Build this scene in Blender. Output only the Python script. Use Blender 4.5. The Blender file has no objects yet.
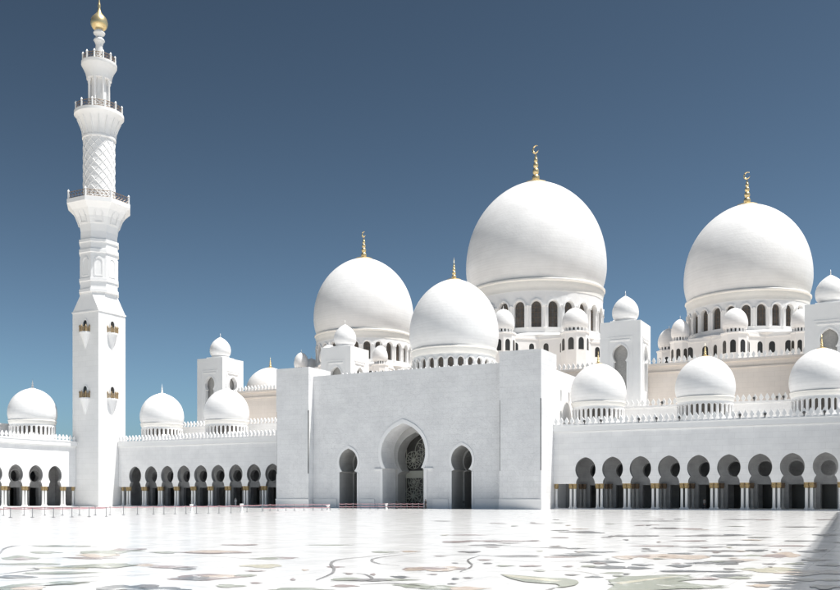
import bpy, bmesh, math, random
from mathutils import Vector, Matrix
from mathutils.geometry import tessellate_polygon
random.seed(7)
PI = math.pi
sc = bpy.context.scene
COL = sc.collection
F = 920.0; AL = math.radians(27.5); EYE = 2.1; HZ = 497.0
SA, CA = math.sin(AL), math.cos(AL)
UC = -80.9                      # symmetry axis of the mosque

def floor_pt(px, py):
    t = EYE * F / (py - HZ); X = (px - 420) / F * t
    return (CA * X - SA * t, SA * X + CA * t)
def at_dist(px, t):
    X = (px - 420) / F * t
    return (CA * X - SA * t, SA * X + CA * t)

# ------------------------------------------------------------------ materials
M = {}
def new_mat(name):
    m = bpy.data.materials.new(name); m.use_nodes = True
    nt = m.node_tree; b = nt.nodes['Principled BSDF']; M[name] = m
    return m, nt, b
def plain(name, col, rough=0.5, metal=0.0, spec=0.5):
    m, nt, b = new_mat(name)
    b.inputs['Base Color'].default_value = (*col, 1); b.inputs['Roughness'].default_value = rough
    b.inputs['Metallic'].default_value = metal; b.inputs['Specular IOR Level'].default_value = spec
    return m
def stone(name, c1, c2, scale=0.35, rough=0.45, joints=None, bump=0.25, relief=0.0, bands=0.0, spec=0.4):
    """noise-mottled stone; joints=(block width, block height) draws fine panel joints from object coordinates"""
    m, nt, b = new_mat(name); N = nt.nodes.new; L = nt.links.new
    tc = N('ShaderNodeTexCoord'); geo = N('ShaderNodeNewGeometry')
    n1 = N('ShaderNodeTexNoise'); n1.inputs['Scale'].default_value = scale; n1.inputs['Detail'].default_value = 8
    n1.inputs['Roughness'].default_value = 0.65
    L(geo.outputs['Position'], n1.inputs['Vector'])
    mx = N('ShaderNodeMix'); mx.data_type = 'RGBA'
    mx.inputs[6].default_value = (*c1, 1); mx.inputs[7].default_value = (*c2, 1)
    ramp = N('ShaderNodeMapRange'); ramp.inputs[1].default_value = 0.35; ramp.inputs[2].default_value = 0.68
    L(n1.outputs['Fac'], ramp.inputs[0]); L(ramp.outputs[0], mx.inputs[0])
    col = mx.outputs[2]; hgt = None
    if joints:
        # u + v along the wall, z upwards
        sx = N('ShaderNodeSeparateXYZ'); L(geo.outputs['Position'], sx.inputs[0])
        ad = N('ShaderNodeMath'); ad.operation = 'ADD'; L(sx.outputs[0], ad.inputs[0]); L(sx.outputs[1], ad.inputs[1])
        cb = N('ShaderNodeCombineXYZ'); L(ad.outputs[0], cb.inputs[0]); L(sx.outputs[2], cb.inputs[1])
        br = N('ShaderNodeTexBrick'); L(cb.outputs[0], br.inputs['Vector'])
        br.inputs['Scale'].default_value = 1.0
        br.inputs['Brick Width'].default_value = joints[0]; br.inputs['Row Height'].default_value = joints[1]
        br.inputs['Mortar Size'].default_value = 0.02; br.inputs['Mortar Smooth'].default_value = 0.3
        br.inputs['Color1'].default_value = (1, 1, 1, 1); br.inputs['Color2'].default_value = (.955, .955, .96, 1)
        br.inputs['Mortar'].default_value = (.80, .795, .79, 1)
        ml = N('ShaderNodeMix'); ml.data_type = 'RGBA'; ml.blend_type = 'MULTIPLY'; ml.inputs[0].default_value = 0.75
        L(col, ml.inputs[6]); L(br.outputs['Color'], ml.inputs[7]); col = ml.outputs[2]
    if bands:
        sx2 = N('ShaderNodeSeparateXYZ'); L(tc.outputs['Object'], sx2.inputs[0])
        nb = N('ShaderNodeTexNoise'); nb.inputs['Scale'].default_value = 1.0; nb.inputs['Detail'].default_value = 5
        mp = N('ShaderNodeMapping'); mp.inputs['Scale'].default_value = (.12, .12, 2.2)
        L(tc.outputs['Object'], mp.inputs['Vector']); L(mp.outputs[0], nb.inputs['Vector'])
        rg = N('ShaderNodeMapRange'); rg.inputs[1].default_value = .3; rg.inputs[2].default_value = .7
        rg.inputs[3].default_value = 1 - bands; rg.inputs[4].default_value = 1
        L(nb.outputs['Fac'], rg.inputs[0])
        # horizontal tile courses
        wv = N('ShaderNodeMath'); wv.operation = 'MULTIPLY'; wv.inputs[1].default_value = 1.6; L(sx2.outputs[2], wv.inputs[0])
        fr = N('ShaderNodeMath'); fr.operation = 'FRACT'; L(wv.outputs[0], fr.inputs[0])
        lt = N('ShaderNodeMath'); lt.operation = 'LESS_THAN'; lt.inputs[1].default_value = .07; L(fr.outputs[0], lt.inputs[0])
        sb = N('ShaderNodeMath'); sb.operation = 'MULTIPLY'; sb.inputs[1].default_value = .09; L(lt.outputs[0], sb.inputs[0])
        s2 = N('ShaderNodeMath'); s2.operation = 'SUBTRACT'; L(rg.outputs[0], s2.inputs[0]); L(sb.outputs[0], s2.inputs[1])
        ml2 = N('ShaderNodeMix'); ml2.data_type = 'RGBA'; ml2.blend_type = 'MULTIPLY'; ml2.inputs[0].default_value = 1
        L(col, ml2.inputs[6]); L(s2.outputs[0], ml2.inputs[7]); col = ml2.outputs[2]
    L(col, b.inputs['Base Color'])
    b.inputs['Roughness'].default_value = rough; b.inputs['Specular IOR Level'].default_value = spec
    bp = N('ShaderNodeBump'); bp.inputs['Strength'].default_value = bump; bp.inputs['Distance'].default_value = 0.05
    n2 = N('ShaderNodeTexNoise'); n2.inputs['Scale'].default_value = 1.6; n2.inputs['Detail'].default_value = 8
    L(geo.outputs['Position'], n2.inputs['Vector'])
    h = n2.outputs['Fac']
    if relief:
        # shallow carved vine relief
        wn = N('ShaderNodeTexNoise'); wn.inputs['Scale'].default_value = .7; wn.inputs['Detail'].default_value = 3
        wn.inputs['Distortion'].default_value = 2.5
        L(geo.outputs['Position'], wn.inputs['Vector'])
        ab = N('ShaderNodeMath'); ab.operation = 'SUBTRACT'; ab.inputs[1].default_value = .5; L(wn.outputs['Fac'], ab.inputs[0])
        a2 = N('ShaderNodeMath'); a2.operation = 'ABSOLUTE'; L(ab.outputs[0], a2.inputs[0])
        a3 = N('ShaderNodeMapRange'); a3.inputs[1].default_value = 0; a3.inputs[2].default_value = .03
        a3.inputs[3].default_value = relief; a3.inputs[4].default_value = 0
        L(a2.outputs[0], a3.inputs[0])
        a4 = N('ShaderNodeMath'); a4.operation = 'ADD'; L(a3.outputs[0], a4.inputs[0]); L(h, a4.inputs[1]); h = a4.outputs[0]
    L(h, bp.inputs['Height']); L(bp.outputs[0], b.inputs['Normal'])
    return m
W1, W2 = (.86, .857, .85), (.755, .752, .75)
stone('facade_stone', W1, W2, .25, joints=(1.9, .95), relief=1.7, bump=.42)
stone('wall_stone', W1, W2, .3, joints=(1.9, .95))
stone('smooth_stone', (.86, .855, .845), (.82, .815, .81), .4)
stone('minaret_stone', (.86, .852, .84), (.81, .805, .79), .35, joints=(2.4, 1.2))
stone('dome_tile', (.85, .845, .84), (.775, .77, .765), .22, bands=.055, rough=.42, bump=.6)
stone('bounce_cream_stone', (.78, .705, .635), (.73, .655, .585), .3, joints=(1.9, .95))  # warm light bounced off the roofs is put into the wall colour
stone('cornice_stone', (.83, .81, .77), (.79, .77, .73), .5)  # slight cream tint paints the bounced light under the domes
stone('deep_shade_stone', (.34, .34, .34), (.20, .20, .20), .6, joints=(1.9, .95))  # stone darkened to paint the deep shade inside the arcades
stone('grey_stone', (.46, .455, .44), (.38, .38, .37), .4, joints=(1.9, .95))  # plain grey for gatehouse reveals, gatehouse inner wall and inner columns
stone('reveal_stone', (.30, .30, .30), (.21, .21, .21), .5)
stone('shaded_inner_stone', (.40, .40, .40), (.30, .30, .30), .6, joints=(1.9, .95))  # same white stone, interior shade painted in as grey
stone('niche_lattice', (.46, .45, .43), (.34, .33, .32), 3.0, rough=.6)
plain('dark_glass', (.035, .033, .03), .25)
stone('drum_glass', (.13, .12, .11), (.07, .065, .06), 1.5, rough=.35)
plain('tracery', (.42, .42, .36), .4)
plain('gold', (.80, .64, .36), .34, .8)
stone('capital_gold', (.50, .37, .18), (.24, .17, .08), 4, rough=.45)
plain('bronze', (.20, .14, .09), .45, .4)
stone('brass_balcony', (.42, .31, .17), (.22, .16, .09), 3, rough=.4)
plain('white_paint', (.82, .82, .81), .35)
plain('red_belt', (.50, .28, .30), .6)
plain('steel', (.30, .30, .31), .35, .7)
plain('black_matt', (.03, .03, .03), .6)
plain('skin', (.42, .27, .19), .55)
plain('shirt_grey', (.26, .26, .25), .8)
plain('trousers_dark', (.04, .04, .05), .8)
plain('robe_white', (.80, .79, .77), .8)
plain('robe_black', (.025, .025, .028), .75)
plain('inlay_green', (.25, .27, .20), .3)
plain('inlay_dark', (.085, .09, .095), .3)
plain('inlay_tan', (.54, .43, .34), .3)
plain('inlay_mauve', (.27, .19, .175), .3)
plain('inlay_cream', (.50, .47, .34), .3)
plain('inlay_line', (.13, .115, .11), .3)
for k in list(M):
    if k.startswith('inlay'):
        m = M[k]; nt = m.node_tree; b = nt.nodes['Principled BSDF']; c = b.inputs['Base Color'].default_value[:]
        geo = nt.nodes.new('ShaderNodeNewGeometry'); n = nt.nodes.new('ShaderNodeTexNoise')
        n.inputs['Scale'].default_value = 1.7; n.inputs['Detail'].default_value = 7; n.inputs['Roughness'].default_value = .7
        nt.links.new(geo.outputs['Position'], n.inputs['Vector'])
        mx = nt.nodes.new('ShaderNodeMix'); mx.data_type = 'RGBA'
        mx.inputs[6].default_value = (c[0] * .62, c[1] * .62, c[2] * .62, 1)
        mx.inputs[7].default_value = (min(c[0] * 1.35, .8), min(c[1] * 1.35, .8), min(c[2] * 1.35, .8), 1)
        nt.links.new(n.outputs['Fac'], mx.inputs[0])
        n3 = nt.nodes.new('ShaderNodeTexNoise'); n3.inputs['Scale'].default_value = .9; n3.inputs['Detail'].default_value = 6; n3.inputs['Distortion'].default_value = 1.6
        nt.links.new(geo.outputs['Position'], n3.inputs['Vector'])
        r3 = nt.nodes.new('ShaderNodeMapRange'); r3.inputs[1].default_value = .56; r3.inputs[2].default_value = .66; r3.inputs[4].default_value = .65
        nt.links.new(n3.outputs['Fac'], r3.inputs[0])
        m3 = nt.nodes.new('ShaderNodeMix'); m3.data_type = 'RGBA'; m3.inputs[7].default_value = (.78, .78, .775, 1)
        nt.links.new(r3.outputs[0], m3.inputs[0]); nt.links.new(mx.outputs[2], m3.inputs[6]); nt.links.new(m3.outputs[2], b.inputs['Base Color'])
        b.inputs['Specular IOR Level'].default_value = .9; b.inputs['Roughness'].default_value = .2
        b.inputs['Coat Weight'].default_value = .27; b.inputs['Coat Roughness'].default_value = .2; b.inputs['Coat IOR'].default_value = 1.6

# polished white marble floor
m, nt, b = new_mat('marble_floor'); N = nt.nodes.new; L = nt.links.new
geo = N('ShaderNodeNewGeometry')
br = N('ShaderNodeTexBrick'); br.offset = 0; br.inputs['Scale'].default_value = 1
br.inputs['Brick Width'].default_value = 1.2; br.inputs['Row Height'].default_value = 1.2
br.inputs['Mortar Size'].default_value = .012; br.inputs['Mortar Smooth'].default_value = .2
br.inputs['Color1'].default_value = (.82, .82, .815, 1); br.inputs['Color2'].default_value = (.775, .775, .775, 1)
br.inputs['Mortar'].default_value = (.56, .555, .55, 1)
L(geo.outputs['Position'], br.inputs['Vector'])
n1 = N('ShaderNodeTexNoise'); n1.inputs['Scale'].default_value = .5; n1.inputs['Detail'].default_value = 9
n1.inputs['Roughness'].default_value = .65; n1.inputs['Distortion'].default_value = .8
L(geo.outputs['Position'], n1.inputs['Vector'])
rg = N('ShaderNodeMapRange'); rg.inputs[1].default_value = .3; rg.inputs[2].default_value = .62
rg.inputs[3].default_value = .80; rg.inputs[4].default_value = 1.0
L(n1.outputs['Fac'], rg.inputs[0])
ml = N('ShaderNodeMix'); ml.data_type = 'RGBA'; ml.blend_type = 'MULTIPLY'; ml.inputs[0].default_value = 1
L(br.outputs['Color'], ml.inputs[6]); L(rg.outputs[0], ml.inputs[7]); L(ml.outputs[2], b.inputs['Base Color'])
n2 = N('ShaderNodeTexNoise'); n2.inputs['Scale'].default_value = .8; n2.inputs['Detail'].default_value = 5
L(geo.outputs['Position'], n2.inputs['Vector'])
rr = N('ShaderNodeMapRange'); rr.inputs[3].default_value = .12; rr.inputs[4].default_value = .26
L(n2.outputs['Fac'], rr.inputs[0]); L(rr.outputs[0], b.inputs['Roughness'])
b.inputs['Specular IOR Level'].default_value = .9
b.inputs['Coat Weight'].default_value = .27; b.inputs['Coat Roughness'].default_value = .2; b.inputs['Coat IOR'].default_value = 1.6
stone('sand_ground', (.42, .37, .30), (.35, .31, .25), .05, rough=.9)

# ------------------------------------------------------------------ helpers
def tag(o, label=None, cat=None, group=None, kind=None):
    if label: o['label'] = label
    if cat: o['category'] = cat
    if group: o['group'] = group
    if kind: o['kind'] = kind
    return o
def wpos(o):
    p = Vector((0, 0, 0))
    while o is not None: p = p + o.location; o = o.parent
    return p
def link(o, parent=None, loc=(0, 0, 0), rz=0):
    """loc is a world position; parents are never rotated"""
    COL.objects.link(o)
    l = Vector(loc)
    if parent is not None:
        l = l - wpos(parent); o.parent = parent
    o.location = l; o.rotation_euler = (0, 0, rz)
    return o
def thing(name, loc, label, cat, group=None):
    o = bpy.data.objects.new(name, None); o.empty_display_size = .5
    link(o, None, loc); return tag(o, label, cat, group)
def mesh_of(bm, mats, smooth=False, name='mesh', angle=None):
    bmesh.ops.remove_doubles(bm, verts=bm.verts, dist=1e-4)
    bmesh.ops.recalc_face_normals(bm, faces=bm.faces)
    me = bpy.data.meshes.new(name); bm.to_mesh(me); bm.free()
    if isinstance(mats, str): mats = [mats]
    for k in mats: me.materials.append(M[k])
    if smooth:
        for p in me.polygons: p.use_smooth = True
        if angle: me.set_sharp_from_angle(angle=math.radians(angle))
    return me
def ob(name, bm, mats, parent=None, loc=(0, 0, 0), rz=0, smooth=False, angle=None, label=None):
    me = bm if isinstance(bm, bpy.types.Mesh) else mesh_of(bm, mats, smooth, name, angle)
    o = bpy.data.objects.new(name, me); link(o, parent, loc, rz)
    if label: o['label'] = label
    return o
def dup(o, parent, loc, rz=None):
    c = o.copy()
    link(c, parent, loc, o.rotation_euler.z if rz is None else rz)
    return c
def dup_tree(o, parent, loc, rz=None):
    c = dup(o, parent, loc, rz)
    for ch in list(o.children):
        g = ch.copy(); COL.objects.link(g); g.parent = c
    return c
def box(bm, x0, x1, y0, y1, z0, z1, mi=0):
    vs = [bm.verts.new(p) for p in [(x0, y0, z0), (x1, y0, z0), (x1, y1, z0), (x0, y1, z0), (x0, y0, z1), (x1, y0, z1), (x1, y1, z1), (x0, y1, z1)]]
    for f in [(0, 3, 2, 1), (4, 5, 6, 7), (0, 1, 5, 4), (1, 2, 6, 5), (2, 3, 7, 6), (3, 0, 4, 7)]:
        bm.faces.new([vs[i] for i in f]).material_index = mi
def extrude_poly(bm, outer, holes, d0, d1, mp, mi=0):
    """polygon (s,z) with holes, extruded over depth d0..d1; mp(s,d,z) -> world"""
    loops = [outer] + list(holes)
    tris = tessellate_polygon([[Vector((p[0], p[1], 0)) for p in lp] for lp in loops])
    flat = [p for lp in loops for p in lp]
    A = [bm.verts.new(mp(p[0], d0, p[1])) for p in flat]; B = [bm.verts.new(mp(p[0], d1, p[1])) for p in flat]
    for t in tris:
        try:
            bm.faces.new([A[i] for i in t]).material_index = mi
            bm.faces.new([B[i] for i in reversed(t)]).material_index = mi
        except ValueError: pass
    k = 0
    for lp in loops:
        n = len(lp)
        for i in range(n):
            a, c = k + i, k + (i + 1) % n
            try: bm.faces.new([A[a], A[c], B[c], B[a]]).material_index = mi
            except ValueError: pass
        k += n
def lathe(bm, prof, n=48, c=(0, 0, 0), mi=0, phase=0.0):
    rings = []
    for r, z in prof:
        if r < 1e-5: rings.append([bm.verts.new((c[0], c[1], c[2] + z))])
        else: rings.append([bm.verts.new((c[0] + r * math.cos(2 * PI * i / n + phase), c[1] + r * math.sin(2 * PI * i / n + phase), c[2] + z)) for i in range(n)])
    for a, b_ in zip(rings, rings[1:]):
        for i in range(n):
            j = (i + 1) % n
            if len(a) == 1 and len(b_) == 1: continue
            if len(a) == 1: f = [a[0], b_[j], b_[i]]
            elif len(b_) == 1: f = [a[i], a[j], b_[0]]
            else: f = [a[i], a[j], b_[j], b_[i]]
            bm.faces.new(f).material_index = mi
    if len(rings[0]) > 1: bm.faces.new(list(reversed(rings[0]))).material_index = mi
    if len(rings[-1]) > 1: bm.faces.new(rings[-1]).material_index = mi
def tube(bm, pts, r, n=6, mi=0):
    pts = [Vector(p) for p in pts]; prev = None
    for i, p in enumerate(pts):
        d = (pts[min(i + 1, len(pts) - 1)] - pts[max(i - 1, 0)]).normalized()
        a = d.orthogonal().normalized() if abs(d.z) > .9 else d.cross(Vector((0, 0, 1))).normalized()
        b_ = d.cross(a)
        rr = r[i] if isinstance(r, (list, tuple)) else r
        ring = [bm.verts.new(p + (a * math.cos(2 * PI * k / n) + b_ * math.sin(2 * PI * k / n)) * rr) for k in range(n)]
        if prev:
            for k in range(n): bm.faces.new([prev[k], prev[(k + 1) % n], ring[(k + 1) % n], ring[k]]).material_index = mi
        else: bm.faces.new(list(reversed(ring))).material_index = mi
        prev = ring
    bm.faces.new(prev).material_index = mi
def smooth_prof(pts, sub=4):
    """Catmull-Rom through (r,z)"""
    out = []
    P = [pts[0]] + list(pts) + [pts[-1]]
    for i in range(1, len(P) - 2):
        for k in range(sub):
            t = k / sub
            o = []
            for d in (0, 1):
                p0, p1, p2, p3 = P[i - 1][d], P[i][d], P[i + 1][d], P[i + 2][d]
                o.append(.5 * ((2 * p1) + (-p0 + p2) * t + (2 * p0 - 5 * p1 + 4 * p2 - p3) * t * t + (-p0 + 3 * p1 - 3 * p2 + p3) * t ** 3))
            out.append((max(o[0], 0), o[1]))
    out.append(pts[-1]); return out
def keyhole(cx, rx, ry, zc, zn, hl, zl, zb, tip=.12, n=14):
    """closed-arch outline from bottom left to bottom right (open at zb)"""
    s = (zn - zc) / ry; th0 = math.asin(max(-1, s)); right = []
    right.append((hl, zb))
    if zl > zb + 1e-6: right.append((hl, zl))
    hn = rx * math.cos(th0)
    if abs(hl - hn) > .02:
        for k in range(1, 4):
            t = k / 4; right.append((hl + (hn - hl) * t * t, zl + (zn - zl) * t))
    for k in range(n + 1):
        th = th0 + (PI / 2 - th0) * k / n
        x = rx * math.cos(th); z = zc + ry * math.sin(th)
        q = max(0, 1 - x / rx)
        if th > 0: z += tip * ry * q * q * q
        right.append((max(x, 0), z))
    left = [(cx - x, z) for x, z in right]
    rt = [(cx + x, z) for x, z in reversed(right[:-1])]
    return left + rt
def arch(cx, hw, z0, zs, n=8, tip=0):
    """round arched opening outline, closed"""
    p = [(cx - hw, z0), (cx + hw, z0)]
    for k in range(n + 1):
        a = PI * k / n; p.append((cx + hw * math.cos(a), zs + hw * math.sin(a) * (1 + tip)))
    return p

# ------------------------------------------------------------------ merlons
def merlon_mesh(h=1.35):
    bm = bmesh.new()
    half = [(.30, 0), (.17, .12), (.15, .24), (.29, .36), (.345, .46), (.30, .60), (.17, .76), (.09, .88), (.0, 1.0)]
    out = [(x, z * h) for x, z in half] + [(-x, z * h) for x, z in reversed(half[:-1])]
    extrude_poly(bm, out, [], -.15, .15, lambda s, d, z: (s, d, z))
    box(bm, -.478, .478, -.149, .149, -.05, .14)
    return mesh_of(bm, 'smooth_stone', name='merlon')
MER = merlon_mesh()
def merlons(parent, p0, p1, z, spacing=.96):
    p0, p1 = Vector(p0), Vector(p1); L_ = (p1 - p0).length; n = int(round(L_ / spacing)); rz = math.atan2(p1.y - p0.y, p1.x - p0.x)
    for i in range(n):
        p = p0 + (p1 - p0) * ((i + .5) / n)
        ob('merlon', MER, None, parent, (p.x, p.y, z), rz)
    return n

# ------------------------------------------------------------------ finials and domes
def finial_bm(h, r, crescent=False, spike=True):
    bm = bmesh.new()
    prof = [(r * 3.6, -.05 * h), (r * 3.0, .005 * h), (r * 1.8, .03 * h), (r * 1.1, .05 * h)]
    z = .05
    for k, (rr, hh) in enumerate([(1.0, .17), (.82, .15), (.66, .13), (.5, .11)]):
        for j in range(1, 8):
            a = PI * j / 8
            prof.append((r * (rr * math.sin(a) * .58 + rr * .42), (z + hh * (1 - math.cos(a)) / 2) * h))
        z += hh; prof.append((r * rr * .44, z * h)); z += .012
    top = .76 if crescent else 1.0
    prof += [(r * .34, (z + .02) * h), (r * .16, (z + .06) * h), (0, top * h)]
    lathe(bm, prof, 12)
    if crescent:
        cz = .86 * h; R = .092 * h; pts = []; rad = []
        for k in range(17):
            a = math.radians(45 + 300 * k / 16) - PI * .0
            pts.append((R * math.cos(a), 0, cz + R * math.sin(a))); rad.append(.025 * h * (math.sin(PI * k / 16) * .85 + .15))
        tube(bm, pts, rad, 6)
    return bm
BIG = [(1 - .065 * ((.22 - k * .022) / .22) ** 2, k * .022) for k in range(10)]
for k in range(25):
    e = math.sin(PI / 2 * k / 24) if k else 0.0
    BIG.append((max(0.0, math.sqrt(max(0, 1 - e * e)) * (1 - .09 * e ** 5)), .22 + .78 * e))
SMALL = [(.74, 0), (.9, .10), (.985, .22), (1, .34), (.96, .48), (.86, .61), (.69, .74), (.47, .85), (.25, .93), (.1, .975), (0, 1)]
def pane_bm(R, hw, z0, zs, frame=True, mull=True):
    """arched pane seen in a drum bay, on the +X side at radius R"""
    bm = bmesh.new()
    mp = lambda s, d, z: (d, s, z)
    extrude_poly(bm, arch(0, hw + .02, z0 - .02, zs, 8, .12), [], R - .12, R, mp, 0)
    if mull:
        w = .035 * (hw / .6)
        for k in (-1, 1): box(bm, R, R + w * 1.4, k * hw / 3 - w / 2, k * hw / 3 + w / 2, z0, zs + hw * .8, 1)
        nb = 4
        for k in range(1, nb + 1):
            z = z0 + (zs - z0) * k / nb
            box(bm, R, R + w * 1.2, -hw, hw, z - w / 2, z + w / 2, 1)
    return bm
def dome(parent, name, c, R, z0, z1, zdrum, zw0, zws, nb=26, hwf=.32, prof=BIG, fin=None, crescent=False, fmat='gold', label=None, drum_f=.935, seg=96, detail=True):
    """dome z0..z1, drum zdrum..z0 with nb arched windows between zw0 and spring zws. parts: dome (> cornice, drum, window, finial)"""
    H = z1 - z0; bm = bmesh.new()
    lathe(bm, [(r * R, z * H) for r, z in (prof if prof is BIG else smooth_prof(prof))], seg)
    d = ob(name, bm, 'dome_tile', parent, (c[0], c[1], z0), smooth=True, label=label)
    rd = R * drum_f; th = .05 * R + .1
    # cornice: projecting lip with a coved underside
    k = R
    bm = bmesh.new()
    lathe(bm, [(k * .90, .0), (k * .968, .0), (k * .98, -.010 * k), (k * .98, -.028 * k), (k * .962, -.042 * k), (k * .962, -.075 * k), (k * .952, -.10 * k),
               (k * .947, -.14 * k), (rd * 1.004, -.17 * k), (rd * .95, -.17 * k)], seg)
    ob('cornice', bm, 'cornice_stone', d, (c[0], c[1], z0), smooth=True, angle=50)
    # drum with real window openings
    zt = z0 - .165 * R; bm = bmesh.new(); da = 2 * PI / nb; hs = rd * da / 2; hw = rd * da * hwf
    hole = arch(0, hw, zw0 - z0, zws - z0, 8, .12)
    for b_ in range(nb):
        a0 = b_ * da
        def mp(s, dd, z, a0=a0):
            a = a0 + s / rd; return ((rd - dd) * math.cos(a), (rd - dd) * math.sin(a), z)
        outer = [(-hs, zdrum - z0), (-hs / 2, zdrum - z0), (0, zdrum - z0), (hs / 2, zdrum - z0), (hs, zdrum - z0), (hs, zt - z0), (hs / 2, zt - z0), (0, zt - z0), (-hs / 2, zt - z0), (-hs, zt - z0)]
        extrude_poly(bm, outer, [hole], 0, th, mp)
        if detail:
            # engaged colonette between the bays, arch hood over each window
            a = a0 + da / 2
            cx, cy = rd * math.cos(a), rd * math.sin(a); cr = hs * .13
            lathe(bm, [(cr * 1.5, zw0 - z0 - .1), (cr * 1.5, zw0 - z0 + .1), (cr, zw0 - z0 + .15), (cr, zws - z0 - .1), (cr * 1.6, zws - z0 + .15), (cr * 1.6, zws - z0 + .3)], 8, (cx, cy, 0))
            hd = arch(0, hw * 1.32, zws - z0, zws - z0, 8, .16)[2:] ; hi = arch(0, hw * 1.06, zws - z0, zws - z0, 8, .14)[2:]
            extrude_poly(bm, hd + hi[::-1], [], -.035 * R * .5, .0, mp)
    ob('drum', bm, 'smooth_stone', d, (c[0], c[1], z0), smooth=True, angle=30)
    pm = mesh_of(pane_bm(rd - th * .85, hw, zw0 - z0, zws - z0, mull=detail), ['drum_glass', 'bronze'], name='window')
    for b_ in range(nb):
        ob('window', pm, None, d, (c[0], c[1], z0), b_ * da)
    if fin:
        ob('finial', finial_bm(fin[0], fin[1], crescent), fmat, d, (c[0], c[1], z1), rz=-.35, smooth=True, angle=60)
    return d
def small_dome(parent, name, c, R, z0, z1, label=None, fin=1.0, band=True):
    bm = bmesh.new(); H = z1 - z0
    pr = [(r * R, z * H) for r, z in smooth_prof(SMALL)]
    lathe(bm, pr, 40)
    lathe(bm, [(.70 * R, -.25), (.86 * R, -.25), (.86 * R, -.02), (.80 * R, .04)], 40)
    d = ob(name, bm, 'dome_tile', parent, (c[0], c[1], z0), smooth=True, angle=45, label=label)
    bm = bmesh.new(); lathe(bm, [(.10, -.05), (.07, .1), (.12, .22), (.05, .34), (.08, .45), (.0, fin)], 8)
    ob('finial', bm, 'smooth_stone', d, (c[0], c[1], z1), smooth=True)
    return d

# ================================================================== SETTING
bm = bmesh.new()
box(bm, -1500, 1300, -900, 2600, -.6, -.05)
tag(ob('ground', bm, 'sand_ground'), 'pale sandy ground beyond the courtyard', None, None, 'structure')

# courtyard floor with the inlaid marble flowers (part of the paving)
bm = bmesh.new()
inlay = ['marble_floor', 'inlay_green', 'inlay_dark', 'inlay_tan', 'inlay_mauve', 'inlay_cream', 'inlay_line']
f = bm.faces.new([bm.verts.new(p) for p in [(-190, -60, 0), (30, -60, 0), (30, 200, 0), (-190, 200, 0)]])
ZI = [.004]
def leaf_world(pts, mi, z):
    """closed outline in floor coordinates"""
    tr = tessellate_polygon([[Vector((p[0], p[1], 0)) for p in pts]])
    V = [bm.verts.new((p[0], p[1], z)) for p in pts]
    for t in tr:
        try: bm.faces.new([V[i] for i in t]).material_index = mi
        except ValueError: pass
def blob(px, py, hw, hh, mi, skew=0.0, wob=.30, pointed=True, z=None, n=26):
    """petal or leaf: px,py its middle, hw,hh its half sizes as seen; stands on the floor at its real size"""
    ph = [random.uniform(0, 6.28) for _ in range(3)]; pts = []
    for k in range(n):
        a = 2 * PI * k / n
        w = 1 + wob * (math.sin(3 * a + ph[0]) * .5 + math.sin(5 * a + ph[1]) * .35 + math.sin(8 * a + ph[2]) * .2)
        x = math.cos(a); y = math.sin(a)
        if pointed: y *= (1 - .65 * abs(x) ** 2.5)
        qx = px + x * hw * w; qy = py + y * hh * w + skew * x * hh
        pts.append(floor_pt(qx, max(qy, 503)))
    if z is None: ZI[0] = .004 + (ZI[0] + .0011 - .004) % .012; z = ZI[0]
    leaf_world(pts, mi, z)
def vine(pix, w, mi=6, z=.017):
    P = [Vector((*floor_pt(x, y), 0)) for x, y in pix]; pts = []
    Q = [P[0]] + P + [P[-1]]
    for i in range(1, len(Q) - 2):
        for k in range(6):
            t = k / 6; p0, p1, p2, p3 = Q[i - 1], Q[i], Q[i + 1], Q[i + 2]
            pts.append(.5 * ((2 * p1) + (-p0 + p2) * t + (2 * p0 - 5 * p1 + 4 * p2 - p3) * t * t + (-p0 + 3 * p1 - 3 * p2 + p3) * t ** 3))
    pts.append(P[-1]); prev = None
    for i, p in enumerate(pts):
        d = (pts[min(i + 1, len(pts) - 1)] - pts[max(0, i - 1)]).normalized(); nn = Vector((-d.y, d.x, 0)) * w * (.35 + .65 * math.sin(PI * (i + .5) / len(pts)))
        a = bm.verts.new((p.x + nn.x, p.y + nn.y, z)); c_ = bm.verts.new((p.x - nn.x, p.y - nn.y, z))
        if prev: bm.faces.new([prev[0], a, c_, prev[1]]).material_index = mi
        prev = (a, c_)
G, D, T, MV, CR, LN = 1, 2, 3, 4, 5, 6
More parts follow.
